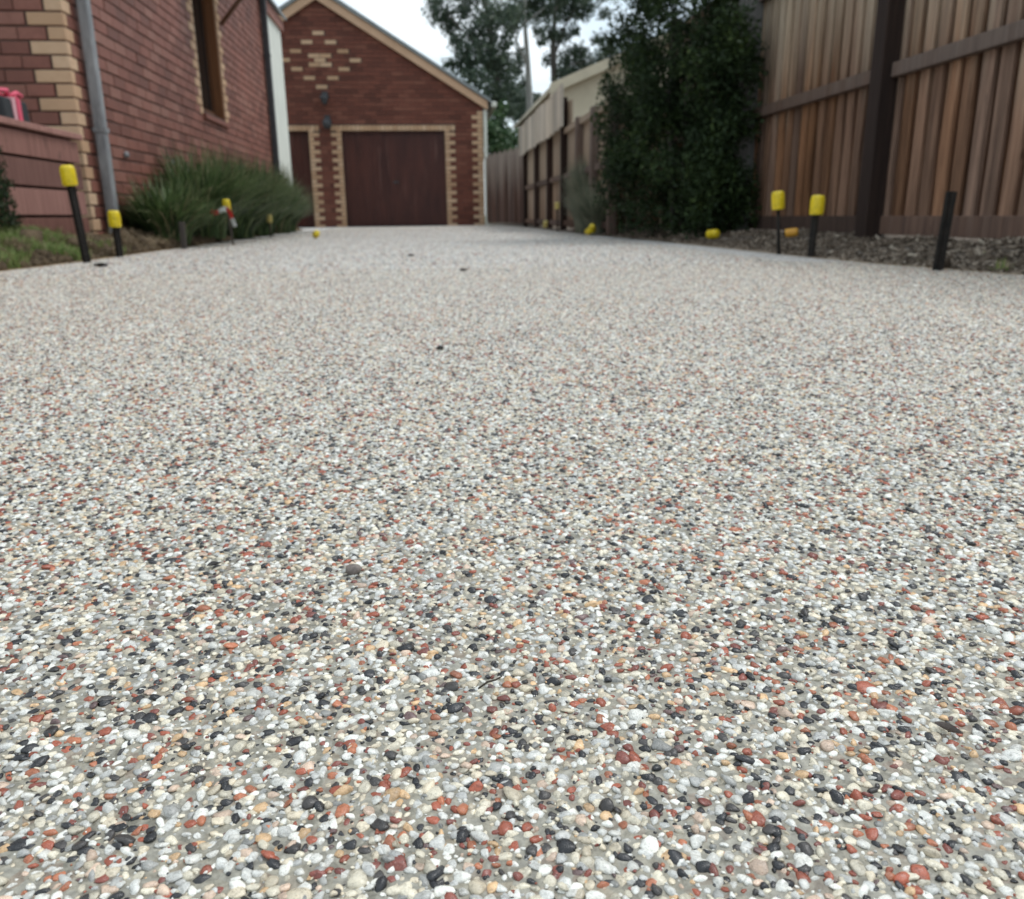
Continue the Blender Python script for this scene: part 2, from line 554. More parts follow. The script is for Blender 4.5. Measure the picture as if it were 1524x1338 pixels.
def m_ground():
    m = NM('ground_soil')
    v = m.world()
    n = m.noise(v, 11, 8, 0.7)
    c = m.ramp(n, [(0.3, (0.07, 0.055, 0.043)), (0.5, (0.16, 0.13, 0.105)), (0.72, (0.27, 0.235, 0.20))])
    sep = m.n('ShaderNodeSeparateXYZ')
    m.l(v, sep.inputs[0])
    left = m.math('MULTIPLY', m.math('SUBTRACT', -1.6, sep.outputs['X']), 6.0, clamp=True)
    brown = m.ramp(n, [(0.3, (0.05, 0.034, 0.02)), (0.55, (0.11, 0.078, 0.042)), (0.75, (0.15, 0.14, 0.06))])
    c = m.mix(left, c, brown)
    far = m.math('MULTIPLY', m.math('SUBTRACT', sep.outputs['Y'], 22.0), 0.3, clamp=True)
    c = m.mix(far, c, m.ramp(m.noise(v, 0.6, 6), [(0.3, (0.05, 0.07, 0.03)), (0.7, (0.10, 0.12, 0.05))]))
    m.s('Base Color', c); m.s('Roughness', 0.95); m.s('Specular IOR Level', 0.15)
    m.bump(n, 0.9, 0.02)
    return m.m


# ------------------------------------------------------------------ ground and driveway
LEFT = [(-6, -1.90), (-1, -1.86), (3.8, -1.85), (4.6, -1.83), (6.2, -1.86), (9, -1.96), (11, -2.05), (15, -2.2), (18.98, -2.9)]
RIGHT = [(-6, 2.1), (-1, 2.02), (2.57, 1.93), (3.2, 1.82), (3.85, 1.775), (5.5, 1.765), (8, 1.68), (10.6, 1.60), (13.5, 1.62), (16.0, 1.60), (18.98, 1.55)]


def edge(tab, y):
    return float(np.interp(y, [a for a, _ in tab], [b for _, b in tab]))


def ground_z(x, y):
    x = np.asarray(x, float); y = np.asarray(y, float)
    l = np.interp(y, [a for a, _ in LEFT], [b for _, b in LEFT])
    r = np.interp(y, [a for a, _ in RIGHT], [b for _, b in RIGHT])
    dl, dr = l - x, x - r
    z = np.where(dl > -0.02, np.clip(dl / 0.42, 0, 1) ** 0.8 * 0.12 - 0.012, -0.06)
    z = np.where(dr > -0.02, np.clip(dr / 0.75, 0, 1) * 0.085 - 0.012, z)
    bump = 0.014 * np.sin(x * 9.1 + y * 3.3) + 0.012 * np.sin(x * 4.7 - y * 8.9) + 0.008 * np.sin(x * 23 + y * 19)
    off = np.clip(np.maximum(dl, dr) / 0.25, 0, 1)
    fade = np.clip((22 - y) / 3, 0, 1)
    return z + bump * off * fade


xs = np.unique(np.concatenate([np.array([-900, -300, -120, -50, -25, -14, -8, -5]), np.arange(-4, -1.7, 0.05), np.arange(-1.7, 1.5, 0.3), np.arange(1.5, 3.6, 0.05), np.array([4.5, 6, 9, 15, 30, 60, 150, 400, 900])]))
ys = np.unique(np.concatenate([np.array([-900, -300, -100, -40, -15, -6, -3, 0, 1]), np.arange(1.5, 9, 0.06), np.arange(9, 19.4, 0.3), np.array([20, 22, 25, 30, 40, 60, 100, 200, 450, 900])]))
X, Y = np.meshgrid(xs, ys)
Z = ground_z(X, Y)
Z = np.where(Y > 18.99, np.minimum(Z, 0.0) - 0.0, Z)
vv = np.stack([X.ravel(), Y.ravel(), Z.ravel()], 1)
nx_, ny_ = len(xs), len(ys)
i0 = (np.arange(ny_ - 1)[:, None] * nx_ + np.arange(nx_ - 1)[None, :]).ravel()
ground = mesh_obj('ground', np_mesh('ground', vv, np.stack([i0, i0 + 1, i0 + nx_ + 1, i0 + nx_], 1), True), m_ground())
tag(ground, kind='structure')

poly = [(edge(LEFT, y), y) for y, _ in LEFT] + [(x, y) for y, x in reversed(RIGHT)]
drive = MB().prism(poly, -0.09, 0.0, 'z').build('driveway', MT['drive'])
tag(drive, 'pale exposed aggregate concrete driveway running up to the brick garage', kind='structure')


# pebbles: a few stone shapes shared by every pebble
def pebble_mesh(k):
    r = np.random.default_rng(100 + k)
    bm = bmesh.new()
    bmesh.ops.create_icosphere(bm, subdivisions=2, radius=1)
    cuts = [(Vector(r.normal(size=3)).normalized(), r.uniform(0.5, 0.85)) for _ in range(10)]
    ph = r.uniform(0, 6, 3)
    for v in bm.verts:
        p = v.co.copy()
        for nn, d in cuts:
            e = p.dot(nn) - d
            if e > 0: p -= nn * e * 0.97
        p *= 1 + 0.07 * math.sin(3 * p.x + ph[0]) * math.sin(3 * p.y + ph[1])
        v.co = p * 1.15
    me = bpy.data.meshes.new('pebble')
    bm.to_mesh(me); bm.free()
    me.polygons.foreach_set('use_smooth', np.ones(len(me.polygons), bool))
    me.materials.append(MT['pebble'])
    return me


PM = [pebble_mesh(k) for k in range(10)]


def pebble_field():
    s = 0.0040
    y0, y1 = 0.05, 3.55
    ny = int((y1 - y0) / (s * 0.866))
    nx = int(3.9 / s)
    jy, jx = np.mgrid[0:ny, 0:nx]
    px = -1.85 + (jx + 0.5 * (jy % 2)) * s
    py = y0 + jy * s * 0.866
    n = px.size
    px = px.ravel() + rng.uniform(-0.40, 0.40, n) * s
    py = py.ravel() + rng.uniform(-0.40, 0.40, n) * s
    l = np.interp(py, [a for a, _ in LEFT], [b for _, b in LEFT]) + 0.006
    r = np.interp(py, [a for a, _ in RIGHT], [b for _, b in RIGHT]) - 0.006
    k = (px > l) & (px < r) & (np.abs(px - 0.092 * py) < 0.66 * py + 0.34)
    k &= rng.uniform(size=n) < np.clip((3.55 - py) / 0.5, 0, 1)
    # thin patches where the cement shows
    patch = np.sin(px * 41 + 2 * np.sin(py * 23)) * np.sin(py * 37 + 1.7 * np.sin(px * 29)) + 0.5 * np.sin(px * 97 + py * 71)
    k &= rng.uniform(size=n) < np.where(patch > 0.6, 0.78, 0.97)
    px, py = px[k], py[k]
    n = len(px)
    size = 0.00238 * np.exp(rng.normal(0, 0.26, n))
    size = np.clip(size, 0.0010, 0.0050)
    asp = rng.uniform(0.5, 0.9, n)
    scl = np.stack([size, size * asp, size * rng.uniform(0.38, 0.58, n)], 1)
    pz = scl[:, 2] * rng.uniform(-0.5, 0.2, n)
    rot = np.stack([rng.normal(0, 0.2, n), rng.normal(0, 0.2, n), rng.uniform(0, 6.283, n)], 1)
    # grit between the stones, close to the camera
    m = 26000
    gy = rng.uniform(0.12, 0.95, m)
    gx = rng.uniform(-1, 1, m) * (0.66 * gy + 0.05) + 0.092 * gy
    gs = 0.0009 * np.exp(rng.normal(0, 0.3, m))
    px, py = np.concatenate([px, gx]), np.concatenate([py, gy])
    scl = np.concatenate([scl, np.stack([gs, gs * 0.75, gs * 0.6], 1)])
    pz = np.concatenate([pz, gs * rng.uniform(-0.3, 0.4, m)])
    rot = np.concatenate([rot, rng.normal(0, 0.3, (m, 3)) + np.array([0, 0, 1.0]) * rng.uniform(0, 6.28, (m, 1))])
    # sparser stones on the stretch farther up, where the cells of the material take over
    m = 190000
    fy = 2.9 + 15.0 * rng.uniform(0, 1, m) ** 2.0
    fx = rng.uniform(-1.82, 1.55, m)
    fk = rng.uniform(size=m) < np.clip((fy - 2.9) / 0.5, 0, 1)
    fx, fy = fx[fk], fy[fk]
    fs = 0.0034 * np.exp(rng.normal(0, 0.3, len(fx)))
    px, py = np.concatenate([px, fx]), np.concatenate([py, fy])
    scl = np.concatenate([scl, np.stack([fs, fs * 0.75, fs * 0.45], 1)])
    pz = np.concatenate([pz, fs * rng.uniform(-0.15, 0.15, len(fx))])
    rot = np.concatenate([rot, np.stack([fx * 0, fx * 0, rng.uniform(0, 6.28, len(fx))], 1)])
    n = len(px)
    idx = rng.integers(0, len(PM), n)
    return np.stack([px, py, pz], 1), rot, scl, idx


P, ROT, SCL, IDX = pebble_field()
vis = in_view(P, -4)
pxx, pyy, dep = project(P)
score = np.where(vis, SCL[:, 0] / dep, 0)
near = np.argsort(-score * (dep < 0.5))[:300]
mask = np.ones(len(P), bool)
mask[near] = False
protos = []
for j, i in enumerate(near):
    k = j if j < len(PM) else IDX[i]
    o = bpy.data.objects.new('pebble', PM[k])
    o.location = P[i]; o.rotation_euler = ROT[i]; o.scale = SCL[i]
    link(o, drive)
    if j < len(PM): protos.append(o)

pp, pr, ps, pi = P[mask], ROT[mask], SCL[mask], IDX[mask]
me = bpy.data.meshes.new('pebbles')
me.vertices.add(len(pp))
me.vertices.foreach_set('co', pp.astype(np.float32).ravel())
for nme, ty, dat in (('prot', 'FLOAT_VECTOR', pr), ('pscl', 'FLOAT_VECTOR', ps)):
    me.attributes.new(nme, ty, 'POINT').data.foreach_set('vector', dat.astype(np.float32).ravel())
me.attributes.new('pidx', 'INT', 'POINT').data.foreach_set('value', pi.astype(np.int32))
me.update()
peb = mesh_obj('pebbles', me, MT['pebble'], drive)
tag(peb, kind='stuff')
ng = bpy.data.node_groups.new('pebbles', 'GeometryNodeTree')
ng.interface.new_socket('Geometry', in_out='INPUT', socket_type='NodeSocketGeometry')
ng.interface.new_socket('Geometry', in_out='OUTPUT', socket_type='NodeSocketGeometry')
gi, go = ng.nodes.new('NodeGroupInput'), ng.nodes.new('NodeGroupOutput')
iop = ng.nodes.new('GeometryNodeInstanceOnPoints')
jn = ng.nodes.new('GeometryNodeJoinGeometry')
for o in reversed(protos):
    oi = ng.nodes.new('GeometryNodeObjectInfo')
    oi.transform_space = 'ORIGINAL'
    oi.inputs['As Instance'].default_value = True
    oi.inputs['Object'].default_value = o
    ng.links.new(oi.outputs['Geometry'], jn.inputs[0])


def attr(nm, ty):
    a = ng.nodes.new('GeometryNodeInputNamedAttribute')
    a.data_type = ty
    a.inputs['Name'].default_value = nm
    return a.outputs['Attribute']


e2r = ng.nodes.new('FunctionNodeEulerToRotation')
ng.links.new(attr('prot', 'FLOAT_VECTOR'), e2r.inputs[0])
iop.inputs['Pick Instance'].default_value = True
ng.links.new(gi.outputs[0], iop.inputs['Points'])
ng.links.new(jn.outputs[0], iop.inputs['Instance'])
ng.links.new(attr('pidx', 'INT'), iop.inputs['Instance Index'])
ng.links.new(e2r.outputs[0], iop.inputs['Rotation'])
ng.links.new(attr('pscl', 'FLOAT_VECTOR'), iop.inputs['Scale'])
ng.links.new(iop.outputs[0], go.inputs[0])
md = peb.modifiers.new('scatter', 'NODES')
md.node_group = ng


# thin timber form boards along the two edges
def form_board(tab, s, y0, y1, label):
    b = MB()
    yy = [y0] + [a for a, _ in tab if y0 < a < y1] + [y1]
    pts = [(edge(tab, y), y) for y in yy]
    b.prism([(x + s * 0.004, y) for x, y in pts] + [(x + s * 0.022, y) for x, y in reversed(pts)], -0.08, 0.002, 'z')
    tag(b.build('form_board', MT['form']), label, 'form board', 'timber form boards along the driveway')


form_board(LEFT, -1, 0.5, 8, 'thin tan timber form board along the lawn edge of the driveway')
form_board(RIGHT, 1, 0.5, 6, 'thin tan timber form board between the driveway and the mulch bed by the paling fence')

# ------------------------------------------------------------------ bricks
def brick_mesh(name, L_, H_, D_, mat):
    b = 0.004
    v = [(-L_ / 2, 0, -H_ / 2), (L_ / 2, 0, -H_ / 2), (L_ / 2, 0, H_ / 2), (-L_ / 2, 0, H_ / 2)]
    o = [(x, D_, z) for x, _, z in v]
    m1 = [(x, b, z) for x, _, z in v]
    f0 = [(x - math.copysign(b, x), 0, z - math.copysign(b, z)) for x, _, z in v]
    vs = f0 + m1 + o
    fs = [(0, 1, 2, 3)] + [(i + 4, (i + 1) % 4 + 4, (i + 1) % 4, i) for i in range(4)] + [(i + 8, (i + 1) % 4 + 8, (i + 1) % 4 + 4, i + 4) for i in range(4)]
    me = bpy.data.meshes.new(name)
    me.from_pydata(vs, [], fs)
    if mat: me.materials.append(mat)
    return me


BL, BH = 0.23, 0.076
BM = {}


def get_brick(kind, L_, H_=BH, D_=0.03):
    key = (kind, round(L_, 3), round(H_, 3))
    if key not in BM:
        BM[key] = brick_mesh('quoin_brick' if kind == 'cream' else 'brick', L_, H_, D_, MT[kind])
    return BM[key]


def subtract(segs, a, b):
    r = []
    for s, e in segs:
        if b <= s or a >= e:
            r.append((s, e)); continue
        if a > s: r.append((s, a))
        if b < e: r.append((b, e))
    return r


def lay(u0f, u1f, z0, n, ch, holes, cream):
    """running bond: returns (u, z, length) of the red bricks; cream: {course: [(a,b)]} already filled"""
    res = []
    pit = BL + 0.010
    for k in range(n):
        za, zb = z0 + k * ch, z0 + (k + 1) * ch
        zc = (za + zb) / 2
        a, b = u0f(zc), u1f(zc)
        if b - a < 0.03: continue
        segs = [(a, b)]
        for (ha, hb, hz0, hz1) in holes:
            if zc > hz0 and zc < hz1: segs = subtract(segs, ha, hb)
        for (ca, cb) in cream.get(k, []): segs = subtract(segs, ca, cb)
        ph = 0.5 * pit * (k % 2)
        for s, e in segs:
            j = math.floor((s - ph) / pit)
            while j * pit + ph < e:
                p, q = max(s, j * pit + ph), min(e, (j + 1) * pit + ph)
                if q - p > 0.03:
                    res.append(((p + q) / 2, zc, q - p - 0.006))
                j += 1
    return res


def put_bricks(lists, total=300):
    """lists: (bricks, kind, to_world(u,z)->Matrix, parent). 300 largest in view as objects; the rest one mesh"""
    allb = []
    for bricks, kind, M, parent in lists:
        for (u, z, ln) in bricks:
            mtx = M(u + random.uniform(-.001, .001), z + random.uniform(-.001, .001), random.uniform(-0.0025, 0.0025))
            p = np.array(mtx.translation)
            ok = bool(in_view(p, 6))
            d = float(project(p)[2])
            e = mtx.to_3x3() @ Vector((ln, 0, 0))
            p2 = p + np.array(e)
            a, b = project(p), project(p2)
            sz = math.hypot(a[0] - b[0], a[1] - b[1]) * (1220 * BH / max(d, .1))
            allb.append((sz if ok else -1.0, mtx, ln, kind, parent))
    allb.sort(key=lambda t: -t[0])
    rest = MB()
    for i, (sz, mtx, ln, kind, parent) in enumerate(allb):
        if i < total and sz > 0:
            o = bpy.data.objects.new('brick', get_brick(kind, BL))
            link(o, parent)
            o.matrix_world = mtx @ Matrix.Diagonal((ln / BL, 1, 1, 1))
            o.matrix_parent_inverse = Matrix()
        else:
            me = get_brick(kind, BL)
            mm = mtx @ Matrix.Diagonal((ln / BL, 1, 1, 1))
            rest.add([mm @ v.co for v in me.vertices], [tuple(p.vertices) for p in me.polygons])
    return rest


# ------------------------------------------------------------------ house on the left
HX, HY0, HY1, HZT = -2.34, 6.16, 13.45, 3.75
HCH = 0.0865
house = empty('brick_house', (-4.8, 9.8, 0))
tag(house, 'red brick house with cream quoins, tall narrow window and grey downpipe beside the driveway', 'house')
inv = house.location


def hp(o):
    o.parent = house
    o.matrix_parent_inverse = Matrix.Translation(-house.location)
    return o


def under(o, parent):
    """parent o, keeping its world coordinates"""
    o.parent = parent
    o.matrix_parent_inverse = Matrix.Translation(-house.location) if parent is house else Matrix()
    return o


WY0, WY1, WZ0, WZ1 = 9.53, 10.53, 1.31, 3.1           # window opening
wall = MB()
# mortar body behind the bricks: side wall with the window opening, front wall, back wall
for (a, b, c, d) in ((HY0 + .01, WY0, -.1, HZT), (WY1, HY1, -.1, HZT), (WY0, WY1, -.1, WZ0), (WY0, WY1, WZ1, HZT)):
    wall.box((HX - 0.23, a, c), (HX - 0.010, b, d))
wall.box((-7.0, HY0 + 0.010, -.1), (HX - 0.23, HY0 + 0.24, HZT))
wall.box((-7.0, HY0 + .24, -.1), (-6.77, HY1, HZT))
wall.box((-6.77, HY1 - .23, -.1), (HX - 0.23, HY1, HZT))
wall = hp(wall.build('wall', MT['mortar']))
wall_frame = Matrix.Translation((0, 0, 0))

hz0 = -0.04
nco = int((HZT - hz0) / HCH)
cream_side, cream_front = {}, {}
qs = []                                                # cream quoin bricks (matrix, length)
for k in range(nco):
    z = hz0 + (k + .5) * HCH
    ls, lf = (0.12, 0.24) if k % 2 else (0.24, 0.12)
    # corner quoin: a long face on one wall and a short face on the other
    cream_front.setdefault(k, []).append((HX - lf, HX))
    cream_side.setdefault(k, []).append((HY0, HY0 + ls * 0.6))
    qs.append(('corner', k, z, lf, ls * 0.6))
    if WZ0 - .02 < z < WZ1 + .1:
        lw = 0.115 if k % 2 else 0.21
        cream_side[k] += [(WY0 - lw, WY0), (WY1, WY1 + lw)]
        qs.append(('win', k, z, lw, 0))
side = lay(lambda z: HY0, lambda z: HY1, hz0, nco, HCH, [(WY0, WY1, WZ0, WZ1), (WY0 - .03, WY1 + .03, WZ0 - .09, WZ0)], cream_side)
front = lay(lambda z: -4.6, lambda z: HX, hz0, nco, HCH, [], cream_front)
RX = Matrix.Rotation(math.pi / 2, 4, 'Z')              # brick front (-Y) turned to face +X


def M_side(u, z, j=0.0): return Matrix.Translation((HX + j, u, z)) @ RX
def M_front(u, z, j=0.0): return Matrix.Translation((u, HY0 + j, z))


def fixp(o, parent):
    o.parent = parent
    o.matrix_parent_inverse = parent.matrix_world.inverted() if False else Matrix.Identity(4)


class Pin:
    pass


def add_world(o, parent, mtx):
    """child whose own matrix is given in world space while the parent's chain only holds translations cancelled by its inverse"""
    o.parent = parent
    o.matrix_basis = mtx


sized = [([b for b in side], 'house_brick', M_side, wall), ([b for b in front], 'house_brick', M_front, wall)]


def put(lists, root_wall, total=300):
    items = []
    for bricks, kind, M in lists:
        for (u, z, ln) in bricks:
            mtx = M(u, z + random.uniform(-.0012, .0012), random.uniform(-0.003, 0.003))
            p = np.array(mtx.translation)
            e = np.array(mtx.to_3x3() @ Vector((ln / 2, 0, 0)))
            a, b = project(p - e), project(p + e)
            d = float(project(p)[2])
            sz = math.hypot(a[0] - b[0], a[1] - b[1]) * (BH / max(d, .1))
            items.append((sz if bool(in_view(p, 0)) else -1.0, mtx, ln, kind))
    items.sort(key=lambda t: -t[0])
    rest, mats = MB(), None
    for i, (sz, mtx, ln, kind) in enumerate(items):
        me = get_brick(kind, BL)
        full = mtx @ Matrix.Diagonal((ln / BL, 1, 1, 1))
        if i < total and sz > 0:
            o = bpy.data.objects.new('brick', me)
            COL.objects.link(o)
            add_world(o, root_wall, full)
        else:
            mats = MT[kind]
            rest.add([full @ v.co for v in me.vertices], [tuple(p.vertices) for p in me.polygons])
    if rest.v:
        o = rest.build('brickwork', mats)
        add_world(o, root_wall, Matrix())
        tag(o, kind='stuff')


put([(side, 'house_brick', M_side), (front, 'house_brick', M_front)], wall, 300)


def quoin(root_wall, mtx, ln, depth=0.03, label=None):
    o = bpy.data.objects.new('quoin_brick', get_brick('cream', BL, BH, depth))
    COL.objects.link(o)
    add_world(o, root_wall, mtx @ Matrix.Diagonal((ln / BL, 1, 1, 1)))
    return o


def corner_quoin(root_wall, lf, ls, z):
    """an L-seen corner brick as one small box standing 3 mm proud of both faces"""
    key = ('corner', round(lf, 3), round(ls, 3))
    if key not in BM:
        BM[key] = MB().box((-lf + .01, 0, -BH / 2), (0, ls - .01, BH / 2)).mesh('quoin_brick')
        bm = bmesh.new(); bm.from_mesh(BM[key])
        bmesh.ops.bevel(bm, geom=bm.edges[:], offset=0.004, segments=1, affect='EDGES')
        bm.to_mesh(BM[key]); bm.free()
        BM[key].materials.append(MT['cream'])
    o = bpy.data.objects.new('quoin_brick', BM[key])
    COL.objects.link(o)
    add_world(o, root_wall, Matrix.Translation((HX + .003, HY0 - .003, z)))


for ty, k, z, a, b in qs:
    if ty == 'corner':
        corner_quoin(wall, a, b, z)
    else:
        for u, in ((WY0 - a / 2,), (WY1 + a / 2,)):
            quoin(wall, M_side(u, z, 0.002), a - .01)

# window: frame > pane, sill
wf = MB()
xo = HX - 0.10
wf.box((xo - .06, WY0, WZ0), (xo, WY0 + .07, WZ1)).box((xo - .06, WY1 - .07, WZ0), (xo, WY1, WZ1))
wf.box((xo - .06, WY0 + .07, WZ0), (xo, WY1 - .07, WZ0 + .07)).box((xo - .06, WY0 + .07, WZ1 - .07), (xo, WY1 - .07, WZ1))
wf.box((xo, WY1 - .035, WZ0 + .01), (HX - .012, WY1 - .001, WZ1))
win = hp(wf.build('window', MT['frame']))
pane = MB().box((xo - .04, WY0 + .07, WZ0 + .07), (xo - .03, WY1 - .07, WZ1 - .07)).build('pane', MT['glass'])
add_world(pane, win, Matrix())
sl = MB().prism([(HX - .12, WZ0 - .075), (HX + .035, WZ0 - .085), (HX + .035, WZ0 - .035), (HX - .12, WZ0 - .002)], WY0 - .03, WY1 + .03, 'y')
sl = sl.build('sill', MT['house_brick'])
add_world(sl, win, Matrix())

# awning over the window with its bracket
aw = hp(MB().prism([(HX + .004, 3.40), (HX + .70, 3.02), (HX + .70, 2.97), (HX + .004, 3.35)], WY0 - .25, WY1 + .3, 'y').build('awning', MT['frame']))
br = MB()
for yy in (WY0 - .16, WY1 + .18):
    br.tube([(HX + .01, yy, 2.36), (HX + .60, yy, 3.01)], 0.025, 6)
add_world(br.build('bracket', MT['frame']), aw, Matrix())


def downpipe(x, y, z0, z1, wx, wy, mat, seams, parent, kick=0.0):
    b = MB()
    b.box((x - wx / 2, y - wy / 2, z0), (x + wx / 2, y + wy / 2, z1))
    if kick:
        b.prism([(y - wy / 2, z0 + .02), (y + wy / 2, z0 + .02), (y + wy / 2 - kick, z0 - .08), (y - wy / 2 - kick, z0 - .08)], x - wx / 2, x + wx / 2, 'x')
    o = b.build('downpipe', mat, None, 0.008)
    for zz in seams:
        s = MB().box((x - wx / 2 - .006, y - wy / 2 - .006, zz), (x + wx / 2 + .006, y + wy / 2 + .006, zz + .03)).build('strap', mat)
        add_world(s, o, Matrix())
    return o


hp(downpipe(HX + .055, HY0 + .24, 0.06, HZT - .1, 0.072, 0.072, MT['grey_metal'], (.8, 1.85, 2.8), house, 0.0))
hp(downpipe(HX + .055, HY1 - .12, 0.06, HZT - .1, 0.08, 0.08, MT['dark_metal'], (1.0, 2.47), house))
for (yy, zz) in ((6.96, .69), (8.15, .70)):
    v = MB().lathe([(0.022, 0), (0.026, 0.012), (0.018, 0.03), (0.006, 0.034)], 12, Matrix.Translation((HX + .004, yy, zz)) @ Matrix.Rotation(math.pi / 2, 4, 'Y')).build('pipe_cap', MT['grey_metal'])
    hp(v)
rf = MB()
rx0, rx1, rzr = HX + .35, -7.35, 5.5
rxm = (rx0 + rx1) / 2
rf.prism([(rx0, HZT + .02), (rxm, rzr), (rx1, HZT + .02), (rx1, HZT + .10), (rxm, rzr + .09), (rx0, HZT + .10)], HY0 - .4, HY1 + .2, 'y')
hp(rf.build('roof', MT['roof']))
gb = MB().prism([(HX + .02, HZT), (rxm, rzr - .02), (-7.02, HZT)], HY0 + .02, HY0 + .2, 'y').prism([(HX + .02, HZT), (rxm, rzr - .02), (-7.02, HZT)], HY1 - .2, HY1 - .02, 'y')
hp(gb.build('gable', MT['house_brick']))
hp(MB().box((rx0, HY0 - .4, HZT - .02), (rx0 + .11, HY1 + .2, HZT + .09)).build('gutter', MT['cream_paint'], None, .01))

# cream rendered lean-to behind the house
sh = empty('cream_outbuilding', (-3.4, 14.1, 0))
tag(sh, 'cream rendered outbuilding wall showing between the dark downpipe and the brick garage', 'building')


def sp(o):
    o.parent = sh
    o.matrix_parent_inverse = Matrix.Translation(-sh.location)
    return o


SX = -2.30
sp(MB().prism([(-4.6, -.05), (SX, -.05), (SX, 3.19), (-3.2, 4.0), (-4.6, 4.0)], 13.50, 14.80, 'y').build('wall', MT['cream_paint']))
sp(MB().box((SX + .004, 13.46, 3.10), (SX + .045, 14.86, 3.25)).build('fascia_board', MT['mission']))
sp(MB().prism([(SX + .10, 3.255), (SX + .10, 3.30), (-3.2, 4.16), (-4.7, 4.16), (-4.7, 4.10), (-3.2, 4.10)], 13.48, 14.88, 'y').build('roof', MT['roof']))

# ------------------------------------------------------------------ garage
GY, GC = 19.0, -2.19
GXR, GXL = 1.20, -5.58
EZ, AZ = 2.50, 4.60
GS = (AZ - EZ) / (GXR + .09 - GC)
D1 = (-1.84, 0.36)
D2 = (2 * GC - 0.36, 2 * GC + 1.84)
DZ = 1.98
gar = empty('brick_garage', (GC, GY + 3, 0))
tag(gar, 'red brick double garage with maroon doors, cream quoins and diamond pattern in the gable', 'garage')


def gp(o):
    o.parent = gar
    o.matrix_parent_inverse = Matrix.Translation(-gar.location)
    return o


def rake(z):
    return (AZ - .07 - z) / GS


gw = MB()
yb0, yb1 = GY + .010, GY + .24
for a, b in ((GXL, D2[0]), (D2[1], D1[0]), (D1[1], GXR)):
    gw.box((a, yb0, -.1), (b, yb1, DZ))
gw.box((GXL, yb0, DZ), (GXR, yb1, EZ - .06))
gw.prism([(GXL, EZ - .06), (GXR, EZ - .06), (GC, AZ - .08)], yb0, yb1, 'y')
gw.box((GXL, yb1, -.1), (GXL + .23, GY + 6.2, EZ - .06)).box((GXR - .23, yb1, -.1), (GXR, GY + 6.2, EZ - .06))
gw.prism([(GXL + .23, -.1), (GXR - .23, -.1), (GXR - .23, EZ), (GC, AZ - .15), (GXL + .23, EZ)], GY + 6.0, GY + 6.2, 'y')
gwall = gp(gw.build('wall', MT['mortar']))
GCH, gz0 = 0.086, -0.03
gn = int((AZ - gz0) / GCH)
gcream = {}


def M_g(u, z, j=0.0): return Matrix.Translation((u, GY + j, z))


cr_list = []
for k in range(gn):
    z = gz0 + (k + .5) * GCH
    if z < DZ + .02:
        lw = 0.115 if k % 2 else 0.23
        for (a, b) in (D1, D2):
            for (p, q) in ((a - lw, a), (b, b + lw)):
                gcream.setdefault(k, []).append((p, q)); cr_list.append((p, q, z))
    if z < EZ - .08:
        lw = 0.13 if k % 2 else 0.25
        gcream.setdefault(k, []).append((GXR - lw, GXR)); cr_list.append((GXR - lw, GXR, z))
        gcream[k].append((GXL, GXL + lw)); cr_list.append((GXL, GXL + lw, z))
# diamond of cream bricks
kc = round((3.386 - gz0) / GCH - .5)
for dk in range(-6, 7, 2):
    off = (3 - abs(dk) / 2) * 0.243
    z = gz0 + (kc + dk + .5) * GCH
    for u in ({-off, off}):
        gcream.setdefault(kc + dk, []).append((u + GC - .12, u + GC + .12)); cr_list.append((u + GC - .12, u + GC + .12, z))
for dk in (-1, 0, 1):
    z = gz0 + (kc + dk + .5) * GCH
    for u in ((-.12, .12) if dk else (0,)):
        gcream.setdefault(kc + dk, []).append((u + GC - .12, u + GC + .12)); cr_list.append((u + GC - .12, u + GC + .12, z))
LH = 0.115                                              # lintel of bricks on end
holes = [(a, b, -1, DZ) for a, b in (D1, D2)] + [(a - .23, b + .23, DZ, DZ + LH) for a, b in (D1, D2)]
gb_ = lay(lambda z: max(GXL, GC - rake(z)), lambda z: min(GXR, GC + rake(z)), gz0, gn, GCH, holes, gcream)
put([(gb_, 'brick', M_g)], gwall, 300)
for (p, q, z) in cr_list:
    quoin(gwall, M_g((p + q) / 2, z, -.002), q - p - .01, .03)
for a, b in (D1, D2):
    n = int((b - a + .46) / .086)
    wd = (b - a + .46) / n
    for i in range(n):
        o = bpy.data.objects.new('lintel_brick', get_brick('cream', wd - .009, LH - .008))
        COL.objects.link(o)
        add_world(o, gwall, M_g(a - .23 + (i + .5) * wd, DZ + LH / 2, -.004))

for (a, b) in (D1, D2):
    d = MB().box((a + .05, GY + .14, 0.012), (b - .05, GY + .17, DZ - .05))
    fr = MB().box((a, GY + .11, 0), (a + .05, GY + .18, DZ)).box((b - .05, GY + .11, 0), (b, GY + .18, DZ)).box((a + .05, GY + .11, DZ - .05), (b - .05, GY + .18, DZ))
    do = gp(d.build('garage_door', MT['door']))
    add_world(fr.build('door_frame', MT['door']), do, Matrix())
    nr = 22
    wd = (b - a - .10) / nr
    base = None
    for i in range(nr):
        if base is None:
            base = MB().box((-wd / 2 + .0025, 0, 0.02), (wd / 2 - .0025, .016, DZ - .06)).mesh('door_board')
            base.materials.append(MT['door'])
        o = bpy.data.objects.new('door_board', base)
        COL.objects.link(o)
        add_world(o, do, Matrix.Translation((a + .05 + (i + .5) * wd, GY + .1235, 0)))
    h = MB().box(((a + b) / 2 - .06, GY + .09, .92), ((a + b) / 2 + .06, GY + .122, .95)).build('handle', MT['dark_metal'])
    add_world(h, do, Matrix())

